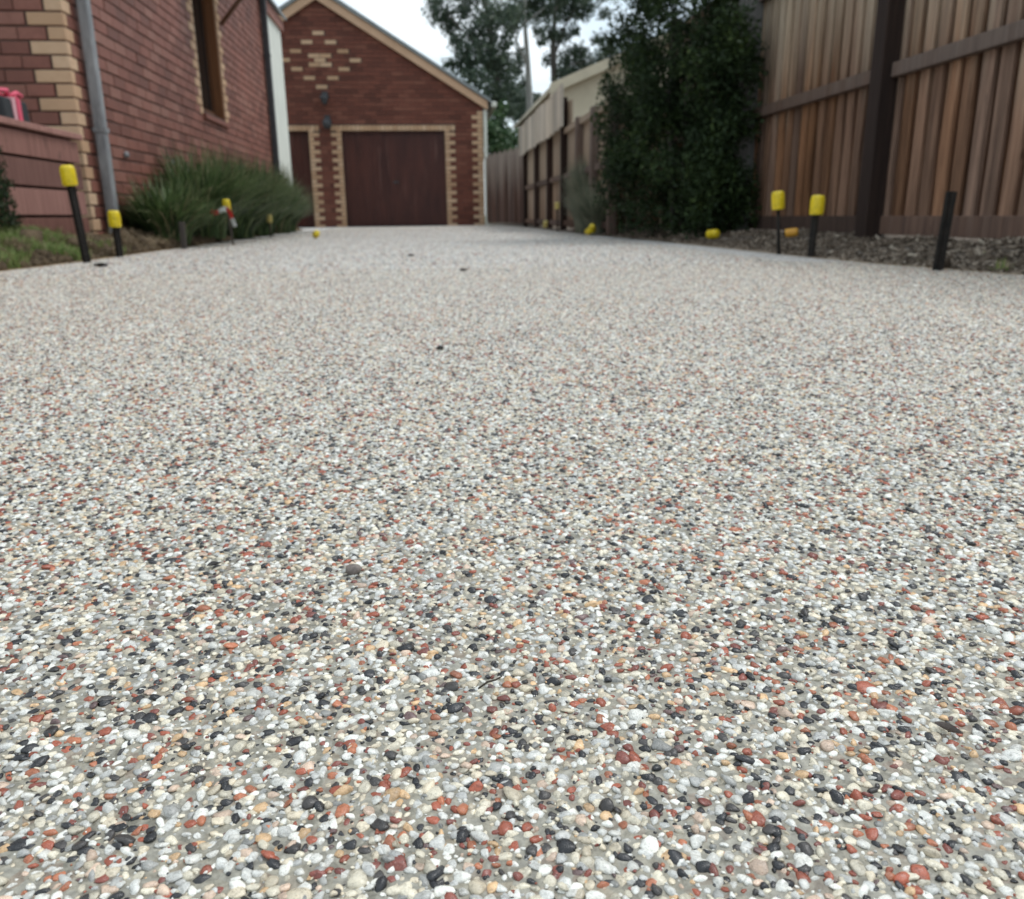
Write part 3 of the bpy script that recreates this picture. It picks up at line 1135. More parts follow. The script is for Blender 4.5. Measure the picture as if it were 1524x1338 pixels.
for s in (1, -1):
    xe = GC + s * (GXR + .10 - GC)
    ze = EZ - .02
    bo = MB().prism([(xe, ze - .09), (xe, ze + .08), (GC, AZ + .09), (GC, AZ - .10)], GY - .09, GY - .022, 'y')
    gp(bo.build('barge_board', MT['peach_paint']))
    ro = MB().prism([(GC + s * (GXR + .18 - GC), ze + .05), (GC + s * (GXR + .18 - GC), ze + .10), (GC, AZ + .155), (GC, AZ + .10)], GY - .14, GY + 6.5, 'y')
    ro = gp(ro.build('roof', MT['roof']))
    rb = MB()
    for i in range(34):
        yy = GY - .12 + i * .195
        xe2 = GC + s * (GXR + .17 - GC)
        rb.prism([(xe2, ze + .101), (xe2, ze + .125), (GC + s * .05, AZ + .155), (GC + s * .05, AZ + .135)], yy, yy + .03, 'y')
    add_world(rb.build('roof_rib', MT['roof']), ro, Matrix())
gp(MB().box((GXR + .012, GY - .03, 0.0), (GXR + .085, GY + .045, EZ - .10)).build('downpipe', MT['cream_paint'], None, .008))
gp(MB().box((GXR + .19, GY - .02, EZ - .04), (GXR + .30, GY + 6.4, EZ + .06)).build('gutter', MT['cream_paint'], None, .008))


def wall_light(x, z, shade):
    b = MB().box((x - .06, GY - .03, z + .02), (x + .06, GY - .0045, z + .16))
    b.tube([(x, GY - .03, z + .09), (x, GY - .12, z + .06)], .018, 8)
    o = gp(b.build('wall_lamp', MT['dark_metal'], None))
    if shade == 'cone':
        m = Matrix.Translation((x, GY - .15, z - .10))
        s = MB().lathe([(.10, 0.16), (.085, .10), (.055, 0.02), (.035, -.02)], 14, m)
    else:
        m = Matrix.Translation((x, GY - .14, z - .06))
        s = MB().lathe([(.05, -.06), (.09, -.02), (.10, .08), (.07, .13), (.03, .15)], 14, m)
    add_world(s.build('lamp_shade', MT['dark_metal']), o, Matrix())


wall_light(-2.135, 2.60, 'cone')
wall_light(-2.115, 2.13, 'dome')

# ------------------------------------------------------------------ timber planter wall on the left
pl = empty('timber_screen_wall', (HX + .02, 5.1, 0))
tag(pl, 'low reddish brown timber board wall with a cap rail in front of the house corner', 'wall')


def ch(o, root):
    o.parent = root
    o.matrix_parent_inverse = Matrix.Translation(-root.location)
    return o


PZ = [0.02, 0.234, 0.400, 0.565, 0.715]
for i in range(4):
    ch(MB().box((HX - .005, 3.5, PZ[i] + .008), (HX + .020, 6.04, PZ[i + 1] - .008)).build('board', MT['mission'], None, .003), pl)
ch(MB().box((HX - .12, 3.5, .722), (HX + .045, 6.08, .758)).build('cap_rail', MT['mission'], None, .004), pl)
ch(MB().box((HX - .10, 3.52, 0), (HX - .03, 6.02, .71)).build('backing', MT['stain_post']), pl)
for yy in (3.6, 4.75, 5.93):
    ch(MB().box((HX - .03, yy, 0.0), (HX - .006, yy + .07, .715)).build('batten', MT['stain_post']), pl)

# bag with pink ribbons on the cap rail
bg_ = empty('gift_bag', (HX - .06, 5.32, .758))
bg_.scale = (.95, .95, .95)
tag(bg_, 'black bag tied with pink ribbon standing on the timber cap rail', 'bag')
body = MB()
body.prism([(-.055, 0), (.055, 0), (.048, .13), (-.048, .13)], -.16, .16, 'y')
body = body.build('body', MT['bag'], bg_, .01)
MB().box((-.060, -.05, 0.001), (.060, -.015, .136)).build('ribbon', MT['pale_pink'], bg_, .003)
MB().box((-.061, .0, 0.001), (.061, .05, .138)).build('ribbon', MT['pink'], bg_, .003)
bw = MB()
for s in (-1, 1):
    bw.tube([(0.0, .02, .142), (.03, .02 + s * .06, .175), (.02, .02 + s * .14, .168), (-.02, .02 + s * .12, .15), (0, .02, .142)], .014, 6)
bw.build('bow', MT['pink'], bg_)


# ------------------------------------------------------------------ foliage helpers
def quads_leaf(P_, N_, U_, ln, wd, fold=0.0):
    """leaf quads: P centre, U long axis, N normal"""
    T_ = np.cross(N_, U_)
    T_ /= np.linalg.norm(T_, axis=1, keepdims=True) + 1e-9
    ln = np.asarray(ln)[:, None]; wd = np.asarray(wd)[:, None]
    a = P_ - U_ * ln / 2
    b = P_ + T_ * wd / 2
    c = P_ + U_ * ln / 2
    d = P_ - T_ * wd / 2
    v = np.stack([a, b, c, d], 1).reshape(-1, 3)
    f = np.arange(len(P_) * 4).reshape(-1, 4)
    return v, f


def rand_unit(n):
    x = rng.normal(size=(n, 3))
    return x / np.linalg.norm(x, axis=1, keepdims=True)


def leaves_in(clumps, per, ln, wd, droop=0.0, shell=0.5):
    """clumps: (x,y,z,rx,ry,rz)"""
    Ps, Ns, Us, Ls, Ws = [], [], [], [], []
    for (x, y, z, rx, ry, rz) in clumps:
        n = int(per * (rx * ry * rz) ** (2 / 3))
        d = rand_unit(n)
        r = rng.uniform(shell ** 3, 1, n) ** (1 / 3)
        r = r * (0.78 + 0.3 * np.sin(d[:, 0] * 5 + x * 7) * np.sin(d[:, 1] * 4 + y * 3) + 0.16 * np.sin(d[:, 2] * 9 + z))
        p = np.array([x, y, z]) + d * r[:, None] * np.array([rx, ry, rz])
        u = rand_unit(n); u[:, 2] -= droop; u /= np.linalg.norm(u, axis=1, keepdims=True)
        nn = rand_unit(n) + d * 0.8; nn -= u * (nn * u).sum(1, keepdims=True); nn /= np.linalg.norm(nn, axis=1, keepdims=True)
        Ps.append(p); Ns.append(nn); Us.append(u)
        Ls.append(ln * rng.uniform(.6, 1.3, n)); Ws.append(wd * rng.uniform(.6, 1.3, n))
    return quads_leaf(np.concatenate(Ps), np.concatenate(Ns), np.concatenate(Us), np.concatenate(Ls), np.concatenate(Ws))


# ------------------------------------------------------------------ hedge shrub
hd = empty('hedge_shrub', (2.22, 7.35, 0.05))
tag(hd, 'tall dense dark green shrub between the driveway and the timber fence', 'shrub')
cl_ = []
for i in range(150):
    a, h = random.uniform(0, 6.283), random.uniform(0.14, 2.75)
    rr = random.uniform(.25, 1.0) ** .7
    taper = 1.0 - 0.30 * max(0, (h - 1.5)) - 0.25 * max(0, .45 - h)
    sz = random.uniform(.13, .31)
    cl_.append((math.cos(a) * .58 * rr * taper - .04, math.sin(a) * .88 * rr * taper, h, sz, sz, sz * random.uniform(.8, 1.2)))
for i in range(34):
    a = random.uniform(2.3, 5.2)
    hh = random.uniform(.4, 2.7); q_ = 1.08 - .26 * max(0, hh - 1.4) + random.uniform(-.1, .12)
    cl_.append((math.cos(a) * .66 * q_, math.sin(a) * .92 * q_, hh, *[random.uniform(.07, .15)] * 2, random.uniform(.08, .2)))
for i in range(30):
    cl_.append((random.uniform(-.12, .16), random.uniform(-1.16, -.9), random.uniform(.10, 1.5), .17, .14, .18))
for i in range(26):
    cl_.append((random.uniform(-.24, .08), random.uniform(-1.18, -.92), random.uniform(.06, .75), .15, .13, .15))
v, f = leaves_in(cl_, 9000, .040, .021, .2, .35)
mesh_obj('foliage', np_mesh('foliage', v, f), MT['hedge'], hd)
tk = MB()
for i in range(6):
    a = i * 1.05
    tk.tube([(.08 * math.cos(a), .1 * math.sin(a), -.05), (.14 * math.cos(a), .2 * math.sin(a), .7), (.2 * math.cos(a), .3 * math.sin(a), 1.25)], [.03, .022, .008], 6)
tk.build('trunk', MT['dark_bark'], hd)


# ------------------------------------------------------------------ grass tufts
def blades(n, x, y, z0, rad, h, wd, lean=0.6, seg=4, yr=None):
    """arching strap leaves from a crown"""
    yr = yr or rad
    a = rng.uniform(0, 6.283, n)
    r = np.sqrt(rng.uniform(0, 1, n)) * 0.35
    bx, by = x + np.cos(a) * r * rad, y + np.sin(a) * r * yr
    hh = h * rng.uniform(.55, 1.1, n)
    ln = rng.uniform(.15, 1.0, n) * lean
    da = a + rng.normal(0, .5, n)
    V, F = [], []
    t = np.linspace(0, 1, seg + 1)
    px_, py_ = -np.sin(da), np.cos(da)
    for i, tt in enumerate(t):
        out_ = rad * 1.0 * ln * tt ** 1.6 * 1.3
        zz = z0 + hh * (tt - .52 * ln * tt ** 2.4)
        w_ = wd * (1 - tt ** 2) * .5 + .0004
        cx, cy = bx + np.cos(da) * out_, by + np.sin(da) * out_ * (yr / rad)
        V.append(np.stack([cx + px_ * w_, cy + py_ * w_, zz], 1))
        V.append(np.stack([cx - px_ * w_, cy - py_ * w_, zz], 1))
    V = np.stack(V, 1)                                   # n, 2(seg+1), 3
    k = 2 * (seg + 1)
    off = (np.arange(n) * k)[:, None]
    for i in range(seg):
        F.append(off + np.array([2 * i, 2 * i + 1, 2 * i + 3, 2 * i + 2]))
    return V.reshape(-1, 3), np.concatenate(F)


def tuft(x, y, rad, h, n, mat, label, wd=.012, lean=.75, name='grass_tuft', cat='grass tuft', group=None, yr=None):
    z = float(ground_z(x, y))
    v, f = blades(n, 0, 0, -.02, rad, h, wd, lean, 5, yr)
    o = mesh_obj(name, np_mesh(name, v, f), MT[mat])
    o.location = (x, y, z)
    tag(o, label, cat, group)


TG = 'strappy grass clumps along the house wall'
tuft(-2.05, 6.85, .44, .58, 1000, 'tuft', 'lowest strappy green clump, nearest the grey downpipe', group=TG, lean=1.1, wd=.016)
tuft(-2.06, 7.9, .54, .88, 1600, 'tuft', 'big green strappy clump behind the yellow cap with red and white tape', group=TG, lean=1.05, wd=.018)
tuft(-2.08, 9.2, .58, .98, 1600, 'tuft', 'tallest strappy green clump under the window', group=TG, lean=1.05, wd=.018)
tuft(-2.12, 10.6, .56, .98, 1500, 'tuft', 'strappy green clump between the window and the dark downpipe', group=TG, lean=1.0, wd=.018)
tuft(-2.16, 12.1, .52, 1.0, 1500, 'tuft', 'strappy green clump at the foot of the dark downpipe', group=TG, lean=1.05, wd=.018)
tuft(-2.24, 13.3, .46, .88, 1300, 'tuft', 'farthest strappy green clump in front of the cream wall', group=TG, lean=1.1, wd=.018)
RG = 'pale clumps at the second fence'
tuft(1.82, 9.9, .36, .95, 1500, 'greygrass', 'pale grey green grass clump left of the dark shrub', lean=.7, group=RG)
tuft(1.76, 8.9, .36, .60, 1100, 'greygrass', 'lower grey grass clump at the foot of the dark shrub', lean=.9, group=RG)


# grass, soil and mulch (uncountable)
def scatter_blades(n, x0, x1, y0, y1, h, mat, name, keep=None):
    x, y = rng.uniform(x0, x1, n), rng.uniform(y0, y1, n)
    l = np.interp(y, [a for a, _ in LEFT], [b for _, b in LEFT])
    k = (x < l - .015)
    if keep is not None: k &= keep(x, y, l - x)
    x, y = x[k], y[k]
    n = len(x)
    z = ground_z(x, y)
    a = rng.uniform(0, 6.283, n)
    hh = h * rng.uniform(.4, 1.2, n)
    le = rng.uniform(.2, 1.1, n) * hh
    w_ = .0022
    dx, dy = np.cos(a), np.sin(a)
    b0 = np.stack([x - dy * w_, y + dx * w_, z - .005], 1)
    b1 = np.stack([x + dy * w_, y - dx * w_, z - .005], 1)
    m0 = np.stack([x + dx * le * .4 - dy * w_ * .8, y + dy * le * .4 + dx * w_ * .8, z + hh * .65], 1)
    m1 = np.stack([x + dx * le * .4 + dy * w_ * .8, y + dy * le * .4 - dx * w_ * .8, z + hh * .65], 1)
    t0 = np.stack([x + dx * le, y + dy * le, z + hh], 1)
    V = np.stack([b0, b1, m1, m0, t0, t0 + .0003], 1).reshape(-1, 3)
    o = (np.arange(n) * 6)[:, None]
    F = np.concatenate([o + np.array([0, 1, 2, 3]), o + np.array([3, 2, 5, 4])])
    ob = mesh_obj(name, np_mesh(name, V, F), MT[mat])
    return tag(ob, kind='stuff')


tag(scatter_blades(45000, -2.7, -1.8, 2.6, 6.0, .058, 'lawn', 'lawn_grass', lambda x, y, d: (d > .07 + .05 * np.sin(y * 9)) & (y < 5.3 + .25 * np.sin(x * 40))), 'short green lawn beside the driveway edge', 'grass')
tag(scatter_blades(5000, -2.5, -1.8, 2.6, 8.2, .05, 'straw', 'dry_grass', lambda x, y, d: (np.sin(y * 7 + x * 11) > .1)), 'dry brown grass along the driveway edge', 'grass')


def chips(n, region, size, flat, mat, name, label, cat, lift=.004):
    x0, x1, y0, y1 = region
    x, y = rng.uniform(x0, x1, n), y0 + (y1 - y0) * rng.uniform(0, 1, n) ** 1.2
    l = np.interp(y, [a for a, _ in LEFT], [b for _, b in LEFT]); r = np.interp(y, [a for a, _ in RIGHT], [b for _, b in RIGHT])
    k = (x < l - .03) | (x > r + .03)
    x, y = x[k], y[k]; n = len(x)
    c = np.stack([x, y, ground_z(x, y) + lift], 1)
    s = size * np.exp(rng.normal(0, .4, n))
    u = rand_unit(n); u[:, 2] *= .45; u /= np.linalg.norm(u, axis=1, keepdims=True)
    q = rand_unit(n); q -= u * (q * u).sum(1, keepdims=True); q /= np.linalg.norm(q, axis=1, keepdims=True)
    t = np.cross(u, q)
    cor = np.array([(a, b, d) for d in (-1, 1) for b in (-1, 1) for a in (-1, 1)], float)
    j = rng.uniform(.6, 1.1, (n, 8, 3)) * cor
    V = c[:, None] + s[:, None, None] * (j[..., :1] * u[:, None] + j[..., 1:2] * q[:, None] * flat[0] + j[..., 2:] * t[:, None] * flat[1])
    fc = np.array([(0, 2, 3, 1), (4, 5, 7, 6), (0, 1, 5, 4), (2, 6, 7, 3), (0, 4, 6, 2), (1, 3, 7, 5)])
    F = (np.arange(n) * 8)[:, None, None] + fc[None]
    ob = mesh_obj(name, np_mesh(name, V.reshape(-1, 3), F.reshape(-1, 4)), MT[mat])
    tag(ob, label, cat, kind='stuff')


chips(22000, (1.7, 2.47, 2.2, 9.3), .013, (.28, .10), 'mulch', 'bark_mulch', 'grey brown bark mulch below the stained fence', 'mulch')
chips(2200, (-2.2, -1.8, 2.8, 8.5), .020, (.8, .7), 'soil', 'soil_clods', 'crumbly brown soil along the driveway edge', 'soil')


def clod(x, y, s, label):
    z = float(ground_z(x, y))
    bm = bmesh.new()
    bmesh.ops.create_icosphere(bm, subdivisions=3, radius=1)
    ph = [random.uniform(0, 6) for _ in range(4)]
    for v in bm.verts:
        p = v.co
        k = 1 + .16 * math.sin(4 * p.x + ph[0]) * math.cos(3 * p.y + ph[1]) + .10 * math.sin(9 * p.z + ph[2] + 5 * p.x) + .06 * math.sin(17 * p.y + ph[3])
        v.co = Vector((p.x * s[0], p.y * s[1], p.z * s[2])) * k
    me = bpy.data.meshes.new('soil_clod')
    bm.to_mesh(me); bm.free()
    me.polygons.foreach_set('use_smooth', np.ones(len(me.polygons), bool))
    o = mesh_obj('soil_clod', me, MT['soil'])
    o.location = (x, y, z + s[2] * .35)
    tag(o, label, 'clod', 'clods of soil on the lawn edge')
    n = 160
    v, f = blades(n, 0, 0, -.005, s[0], .05, .004, .8, 2)
    r = rng.uniform(0, 1, n)
    d = rand_unit(n); d[:, 2] = np.abs(d[:, 2])
    vv_ = v.reshape(n, -1, 3) + (d * np.array(s) * .95)[:, None]
    mesh_obj('grass', np_mesh('clod_grass', vv_.reshape(-1, 3), f), MT['straw'], o)


clod(-2.0, 5.0, (.085, .11, .06), 'large brown soil clod between the two yellow capped stakes by the house corner')
clod(-1.97, 5.62, (.085, .10, .05), 'grassy clod right of the short yellow capped stake')
clod(-1.97, 6.25, (.08, .10, .038), 'low flat clod in front of the dry grass clump')
clod(-2.02, 4.28, (.07, .08, .035), 'small brown clod in the green lawn left of the tall leaning stake')

for (x, y, h, lab) in ((1.98, 2.75, .075, 'small green weed in the mulch right of the bare black stake'), (2.2, 3.2, .06, 'tiny weed in the mulch near the plinth board right of the bare black stake'), (2.05, 3.35, .05, 'low weed in the mulch left of the bare black stake')):
    tuft(x, y, .05, h, 40, 'lawn', lab, wd=.006, name='weed', cat='weed', group='weeds in the mulch')
# dark shrub at the left edge
lb = empty('corner_shrub', (-2.30, 4.93, .1))
tag(lb, 'dark green shrub at the left edge in front of the board wall', 'shrub')
v, f = leaves_in([(0, -.06, .10, .10, .10, .14), (.0, -.08, .28, .09, .09, .16), (-.02, -.12, .46, .09, .1, .16), (0, -.26, .25, .14, .14, .3)], 60000, .022, .010, .2, .2)
mesh_obj('foliage', np_mesh('foliage', v, f), MT['hedge'], lb)
MB().tube([(0, 0, -.05), (0, -.03, .3)], [.012, .006], 6).build('stem', MT['dark_bark'], lb)

# ------------------------------------------------------------------ fence beside the driveway (right)
FX = 2.5
f1 = empty('paling_fence', (FX, 4.7, 0.06))
tag(f1, 'tall brown stained timber paling fence with grey weathered tops, nearest on the right', 'fence')


def child(o, root):
    o.parent = root
    o.matrix_parent_inverse = Matrix.Translation(-root.location)
    return o


def paling_mesh(wd, th, z0, z1, mat, k, axis='y'):
    r = random.Random(k)
    n = 5
    v, fcs = [], []
    for i in range(n + 1):
        z = z0 + (z1 - z0) * i / n
        e = [r.uniform(-.0025, .0025) for _ in range(4)]
        c = r.uniform(-.002, .002)
        for (a, b) in ((-wd / 2 + e[0], -th / 2), (-wd / 2 + .006 + e[0], -th / 2 - .004 + c), (wd / 2 - .006 + e[1], -th / 2 - .004 + c), (wd / 2 + e[1], -th / 2), (wd / 2 + e[1], th / 2), (-wd / 2 + e[0], th / 2)):
            v.append((b, a, z) if axis == 'y' else (a, b, z))
    for i in range(n):
        for j in range(6):
            fcs.append((i * 6 + j, i * 6 + (j + 1) % 6, (i + 1) * 6 + (j + 1) % 6, (i + 1) * 6 + j))
    fcs += [tuple(range(6)), tuple(n * 6 + j for j in range(6))]
    m = MB().add(v, fcs)
    me = m.mesh('paling')
    me.materials.append(mat)
    return me


F1H = 1.98
front_p = [paling_mesh(.084, .018, .10, F1H, MT['stain'], 40 + k) for k in range(6)]
back_p = [paling_mesh(.105, .014, .10, F1H - .01, MT['stain'], 60 + k) for k in range(3)]
y = 1.5
i = 0
while y < 9.0:
    o = bpy.data.objects.new('paling', front_p[i % 6]); COL.objects.link(o)
    child(o, f1); o.location = (FX + random.uniform(-.003, .003), y, 0); o.rotation_euler = (random.uniform(-.004, .004), 0, random.uniform(-.03, .03))
    o = bpy.data.objects.new('paling', back_p[i % 3]); COL.objects.link(o)
    child(o, f1); o.location = (FX + .032, y + .0625, 0)
    y += .125; i += 1
PO1 = (2.62, 4.55, 6.52, 8.6)
prev = 1.5
for py_ in PO1 + (9.0,):
    lo, hi = prev + .066 if prev > 1.6 else prev, py_ - .066 if py_ < 9 else py_
    for zc, hh in ((.92, .072), (1.72, .072)):
        child(MB().box((FX - .060, lo, zc - hh / 2), (FX - .0135, hi, zc + hh / 2)).build('rail', MT['stain_rail'], None, .004), f1)
    child(MB().box((FX - .034, lo, .085), (FX - .0135, hi, .182)).build('plinth_board', MT['stain_rail'], None, .003), f1)
    if py_ < 9:
        if abs(py_ - 6.52) < .01:
            b = MB().box((FX - .16, py_ - .062, -.1), (FX - .0135, py_ + .062, 2.15))
        else:
            b = MB().box((FX - .110, py_ - .058, -.1), (FX - .0135, py_ + .062, 2.02))
        child(b.build('post', MT['grey_post'] if abs(py_ - 6.52) < .01 else MT['stain_post'], None, .005), f1)
    prev = py_

# ------------------------------------------------------------------ second fence further up
GX = 1.82
f2 = empty('boundary_fence', (GX, 12.6, 0.03))
tag(f2, 'weathered tan fence with dark posts and pale top boards beyond the dark shrub', 'fence')
tan_p = [paling_mesh(.118, .016, .05, 1.60, MT['tan'], 80 + k) for k in range(4)]
low_p = [paling_mesh(.118, .016, .05, 1.31, MT['tan'], 180 + k) for k in range(3)]
pal_p = [paling_mesh(.150, .018, 1.27, 1.77, MT['pale'], 90 + k) for k in range(4)]
y = 8.3
i = 0
while y < 16.3:
    o = bpy.data.objects.new('paling', tan_p[i % 4] if y > 11.0 else low_p[i % 3]); COL.objects.link(o)
    child(o, f2); o.location = (GX, y, random.uniform(-.01, .01))
    y += .123; i += 1
for q in range(6):
    o = bpy.data.objects.new('paling', low_p[q % 3]); COL.objects.link(o)
    child(o, f2); o.location = (GX + .07 + q * .123, 8.93, 0); o.rotation_euler = (0, 0, math.pi / 2)
y = 11.1
i = 0
while y < 16.3:
    o = bpy.data.objects.new('top_board', pal_p[i % 4]); COL.objects.link(o)
    child(o, f2); o.location = (GX - .113, y, random.uniform(-.02, .02))
    y += .156; i += 1
for py_ in (8.25, 9.2, 10.15, 11.3, 12.65, 14.2, 15.9):
    child(MB().box((GX - .095, py_ - .055, -.1), (GX - .0135, py_ + .055, 1.66 if py_ > 11 else 1.30)).build('post', MT['stain_post'] if py_ > 11 else MT['stain_rail'], None, .005), f2)
pr_ = (8.25, 9.2, 10.15, 11.3, 12.65, 14.2, 15.9, 16.36)
for a, b in zip(pr_[:-1], pr_[1:]):
    for zc in (.10, .69, 1.36 if a > 11 else 1.25):
        child(MB().box((GX - .062, a + .057, zc - .035), (GX - .0135, b - .057, zc + .035)).build('rail', MT['stain_rail'] if zc < 1 else MT['tan'], None, .004), f2)

# short cross fence between garage and boundary fence
g = empty('side_gate', (1.5, 17.6, 0))
tag(g, 'grey brown paling side gate between the garage corner and the boundary fence', 'gate')
A, B = Vector((1.25, 18.93, 0)), Vector((1.80, 16.42, 0))
dirv = (B - A); ln_ = dirv.length; ang = math.atan2(dirv.y, dirv.x)
gp_ = [paling_mesh(.10, .018, .05, 1.42 + .03 * k, MT['gatewood'], 120 + k, 'x') for k in range(3)]
n_ = int(ln_ / .118)
for i in range(n_):
    p = A + dirv * ((i + .5) / n_)
    o = bpy.data.objects.new('paling', gp_[i % 3]); COL.objects.link(o)
    child(o, g); o.location = p; o.rotation_euler = (0, 0, ang)
for zc in (.35, 1.15):
    o = MB().box((0.02, .012, zc - .04), (ln_ - .02, .05, zc + .04), Matrix.Translation(A) @ Matrix.Rotation(ang, 4, 'Z')).build('rail', MT['stain_rail'])
    child(o, g)

# ------------------------------------------------------------------ neighbour's shed behind the fence
ns = empty('neighbour_shed', (4.4, 19.5, 0))
tag(ns, 'pale tan gable of a building rising behind the weathered boundary fence', 'building')
child(MB().prism([(2.25, -.1), (2.25, 2.30), (4.45, 3.18), (6.65, 2.30), (6.65, -.1)], 15.2, 21.5, 'y').build('wall', MT['tan_roof']), ns)
for sg in (-1, 1):
    child(MB().prism([(4.45 + sg * 2.32, 2.26), (4.45 + sg * 2.32, 2.34), (4.45, 3.27), (4.45, 3.185)], 15.05, 21.7, 'y').build('roof', MT['tan_roof']), ns)
    child(MB().prism([(4.45 + sg * 2.34, 2.19), (4.45 + sg * 2.34, 2.36), (4.45, 3.30), (4.45, 3.13)], 14.99, 15.04, 'y').build('barge_board', MT['tan_roof']), ns)


# ------------------------------------------------------------------ trees behind
def tree(name, label, base, trunk, limbs, clumps, leafmat, barkmat, per, ln, wd, droop, cat='tree', group='gum trees behind the garage', shell=.2):
    t = empty(name, base)
    tag(t, label, cat, group)
    b = MB()
    b.tube([Vector(p) - Vector(base) for p in trunk[0]], trunk[1], 8)
    for pts, rs in limbs:
        b.tube([Vector(p) - Vector(base) for p in pts], rs, 6)
    b.build('trunk', MT[barkmat], t)
    c2 = [(x - base[0], y - base[1], z - base[2], r, r, r * q) for (x, y, z, r, q) in clumps]
    v, f = leaves_in(c2, per, ln, wd, droop, shell)
    mesh_obj('crown', np_mesh('crown', v, f), MT[leafmat], t)


def sx(px, py, Y_):
    """rough picture-to-tree layout: where a thing Y_ metres up the street stands"""
    d = CR.to_3x3() @ Vector(((px - 762) / 1220, -(py - 669) / 1220, -1))
    k = Y_ / d.y
    return (d.x * k, Y_, CH + d.z * k)


def clumps_from(lst, Y_, dy=1.0):
    r = []
    for (px, py, rad, q) in lst:
        yy = Y_ + random.uniform(-dy, dy)
        x, y_, z = sx(px, py, yy)
        r.append((x, y_, z, rad * yy / 1220 * 1.24, q))
    return r


YA = 27.0
cA = clumps_from([(657, 22, 20, .9), (672, 42, 14, .9), (648, 5, 12, .8), (690, 15, 16, .8), (715, 45, 24, .9), (738, 22, 26, .8), (700, 78, 26, .9), (728, 80, 26, .9), (690, 100, 18, .8), (712, 118, 24, .8), (745, 105, 24, .9),
                   (735, 140, 20, .8), (757, 135, 16, .8), (670, 95, 12, .7), (755, 60, 14, .9), (765, 25, 22, .8), (700, -20, 34, .8), (740, -40, 36, .8), (665, -30, 22, .8), (680, 62, 12, .8), (758, 165, 14, .8)], YA)
b0 = sx(748, 320, YA); b0 = (b0[0], YA, -.1)
tree('gum_tree', 'gum tree with the dense dark crown leaning over the garage roof', b0,
     ([b0, sx(744, 200, YA), sx(738, 110, YA), sx(725, 20, YA), sx(715, -60, YA)], [.17, .14, .11, .08, .03]),
     [([sx(739, 120, YA), sx(712, 70, YA), sx(665, 20, YA)], [.07, .045, .015]), ([sx(731, 60, YA), sx(755, 15, YA)], [.05, .015]), ([sx(742, 170, YA), sx(712, 120, YA)], [.05, .012])],
     cA, 'euc', 'dark_bark', 1750, .19, .055, .5)
YB = 29.0
cB = clumps_from([(785, 12, 24, .8), (812, 18, 20, .8), (762, 40, 12, .9), (775, 85, 10, 1.2), (768, 100, 12, 1.2), (800, 45, 8, 1.2), (770, 150, 16, .9), (778, 172, 15, .9), (790, -25, 36, .8), (760, -40, 26, .8), (835, -25, 30, .8), (806, 62, 7, 1.2), (752, 90, 12, 1)], YB)
b0 = sx(790, 320, YB); b0 = (b0[0], YB, -.1)
tree('gum_tree', 'gum tree with the slender pale grey trunk seen against the sky', b0,
     ([b0, sx(789, 165, YB), sx(785, 90, YB), sx(780, 20, YB), sx(782, -50, YB)], [.14, .125, .085, .06, .03]),
     [([sx(786, 100, YB), sx(768, 60, YB), sx(760, 40, YB)], [.05, .03, .012]), ([sx(781, 35, YB), sx(812, 10, YB)], [.045, .012])],
     cB, 'euc', 'bark', 1700, .19, .055, .5)
YC = 31.0
cC = clumps_from([(842, 12, 26, .8), (868, 15, 18, .8), (818, 50, 13, 1.1), (838, 55, 12, 1), (850, 92, 22, .9), (838, 112, 16, .9), (872, 105, 20, .9), (862, 78, 14, .9), (893, 90, 16, .9), (905, 72, 14, .9), (890, 60, 10, .9), (880, 125, 12, .8), (850, -20, 36, .8), (890, -25, 32, .8), (815, 90, 8, 1.2), (900, 20, 10, .8), (912, 110, 16, 1), (856, 45, 8, 1), (828, 135, 9, 1)], YC)
b0 = sx(828, 320, YC); b0 = (b0[0], YC, -.1)
tree('gum_tree', 'gum tree with the darker forked trunk nearest the pale roof', b0,
     ([b0, sx(826, 140, YC), sx(823, 75, YC), sx(826, 20, YC), sx(832, -50, YC)], [.15, .12, .10, .07, .03]),
     [([sx(824, 85, YC), sx(840, 40, YC), sx(858, 10, YC)], [.06, .04, .012]), ([sx(825, 120, YC), sx(850, 95, YC), sx(885, 90, YC)], [.05, .03, .012])],
     cC, 'euc', 'dark_bark', 1700, .19, .055, .5)
YD = 24.0
cD = clumps_from([(742, 205, 24, .9), (728, 195, 16, 1), (760, 208, 18, .9), (740, 180, 16, 1.1), (735, 222, 26, .7), (765, 222, 20, .7), (748, 160, 8, 1.2), (726, 168, 8, 1), (775, 200, 10, 1)], YD, .6)
b0 = sx(745, 320, YD); b0 = (b0[0], YD, -.1)
tree('garden_tree', 'small bushy green tree behind the side gate', b0,
     ([b0, sx(745, 240, YD), sx(743, 190, YD)], [.09, .07, .02]), [([sx(745, 240, YD), sx(762, 205, YD)], [.04, .01])],
     cD, 'bushleaf', 'dark_bark', 2600, .13, .06, .1, 'tree', 'trees behind the side gate')
YE = 33.0
cE = clumps_from([(765, 140, 16, .9), (785, 150, 14, .9), (770, 165, 18, .9), (800, 150, 12, .9), (755, 120, 10, 1), (780, 125, 9, 1), (810, 165, 14, .7), (835, 160, 18, .6)], YE)
b0 = sx(776, 320, YE); b0 = (b0[0], YE, -.1)
tree('background_tree', 'darker tree low behind the pale grey trunk', b0,
     ([b0, sx(776, 200, YE), sx(774, 140, YE)], [.12, .09, .03]), [([sx(775, 190, YE), sx(795, 155, YE)], [.05, .012])],
     cE, 'euc', 'dark_bark', 2300, .16, .06, .3, 'tree', 'trees behind the side gate')


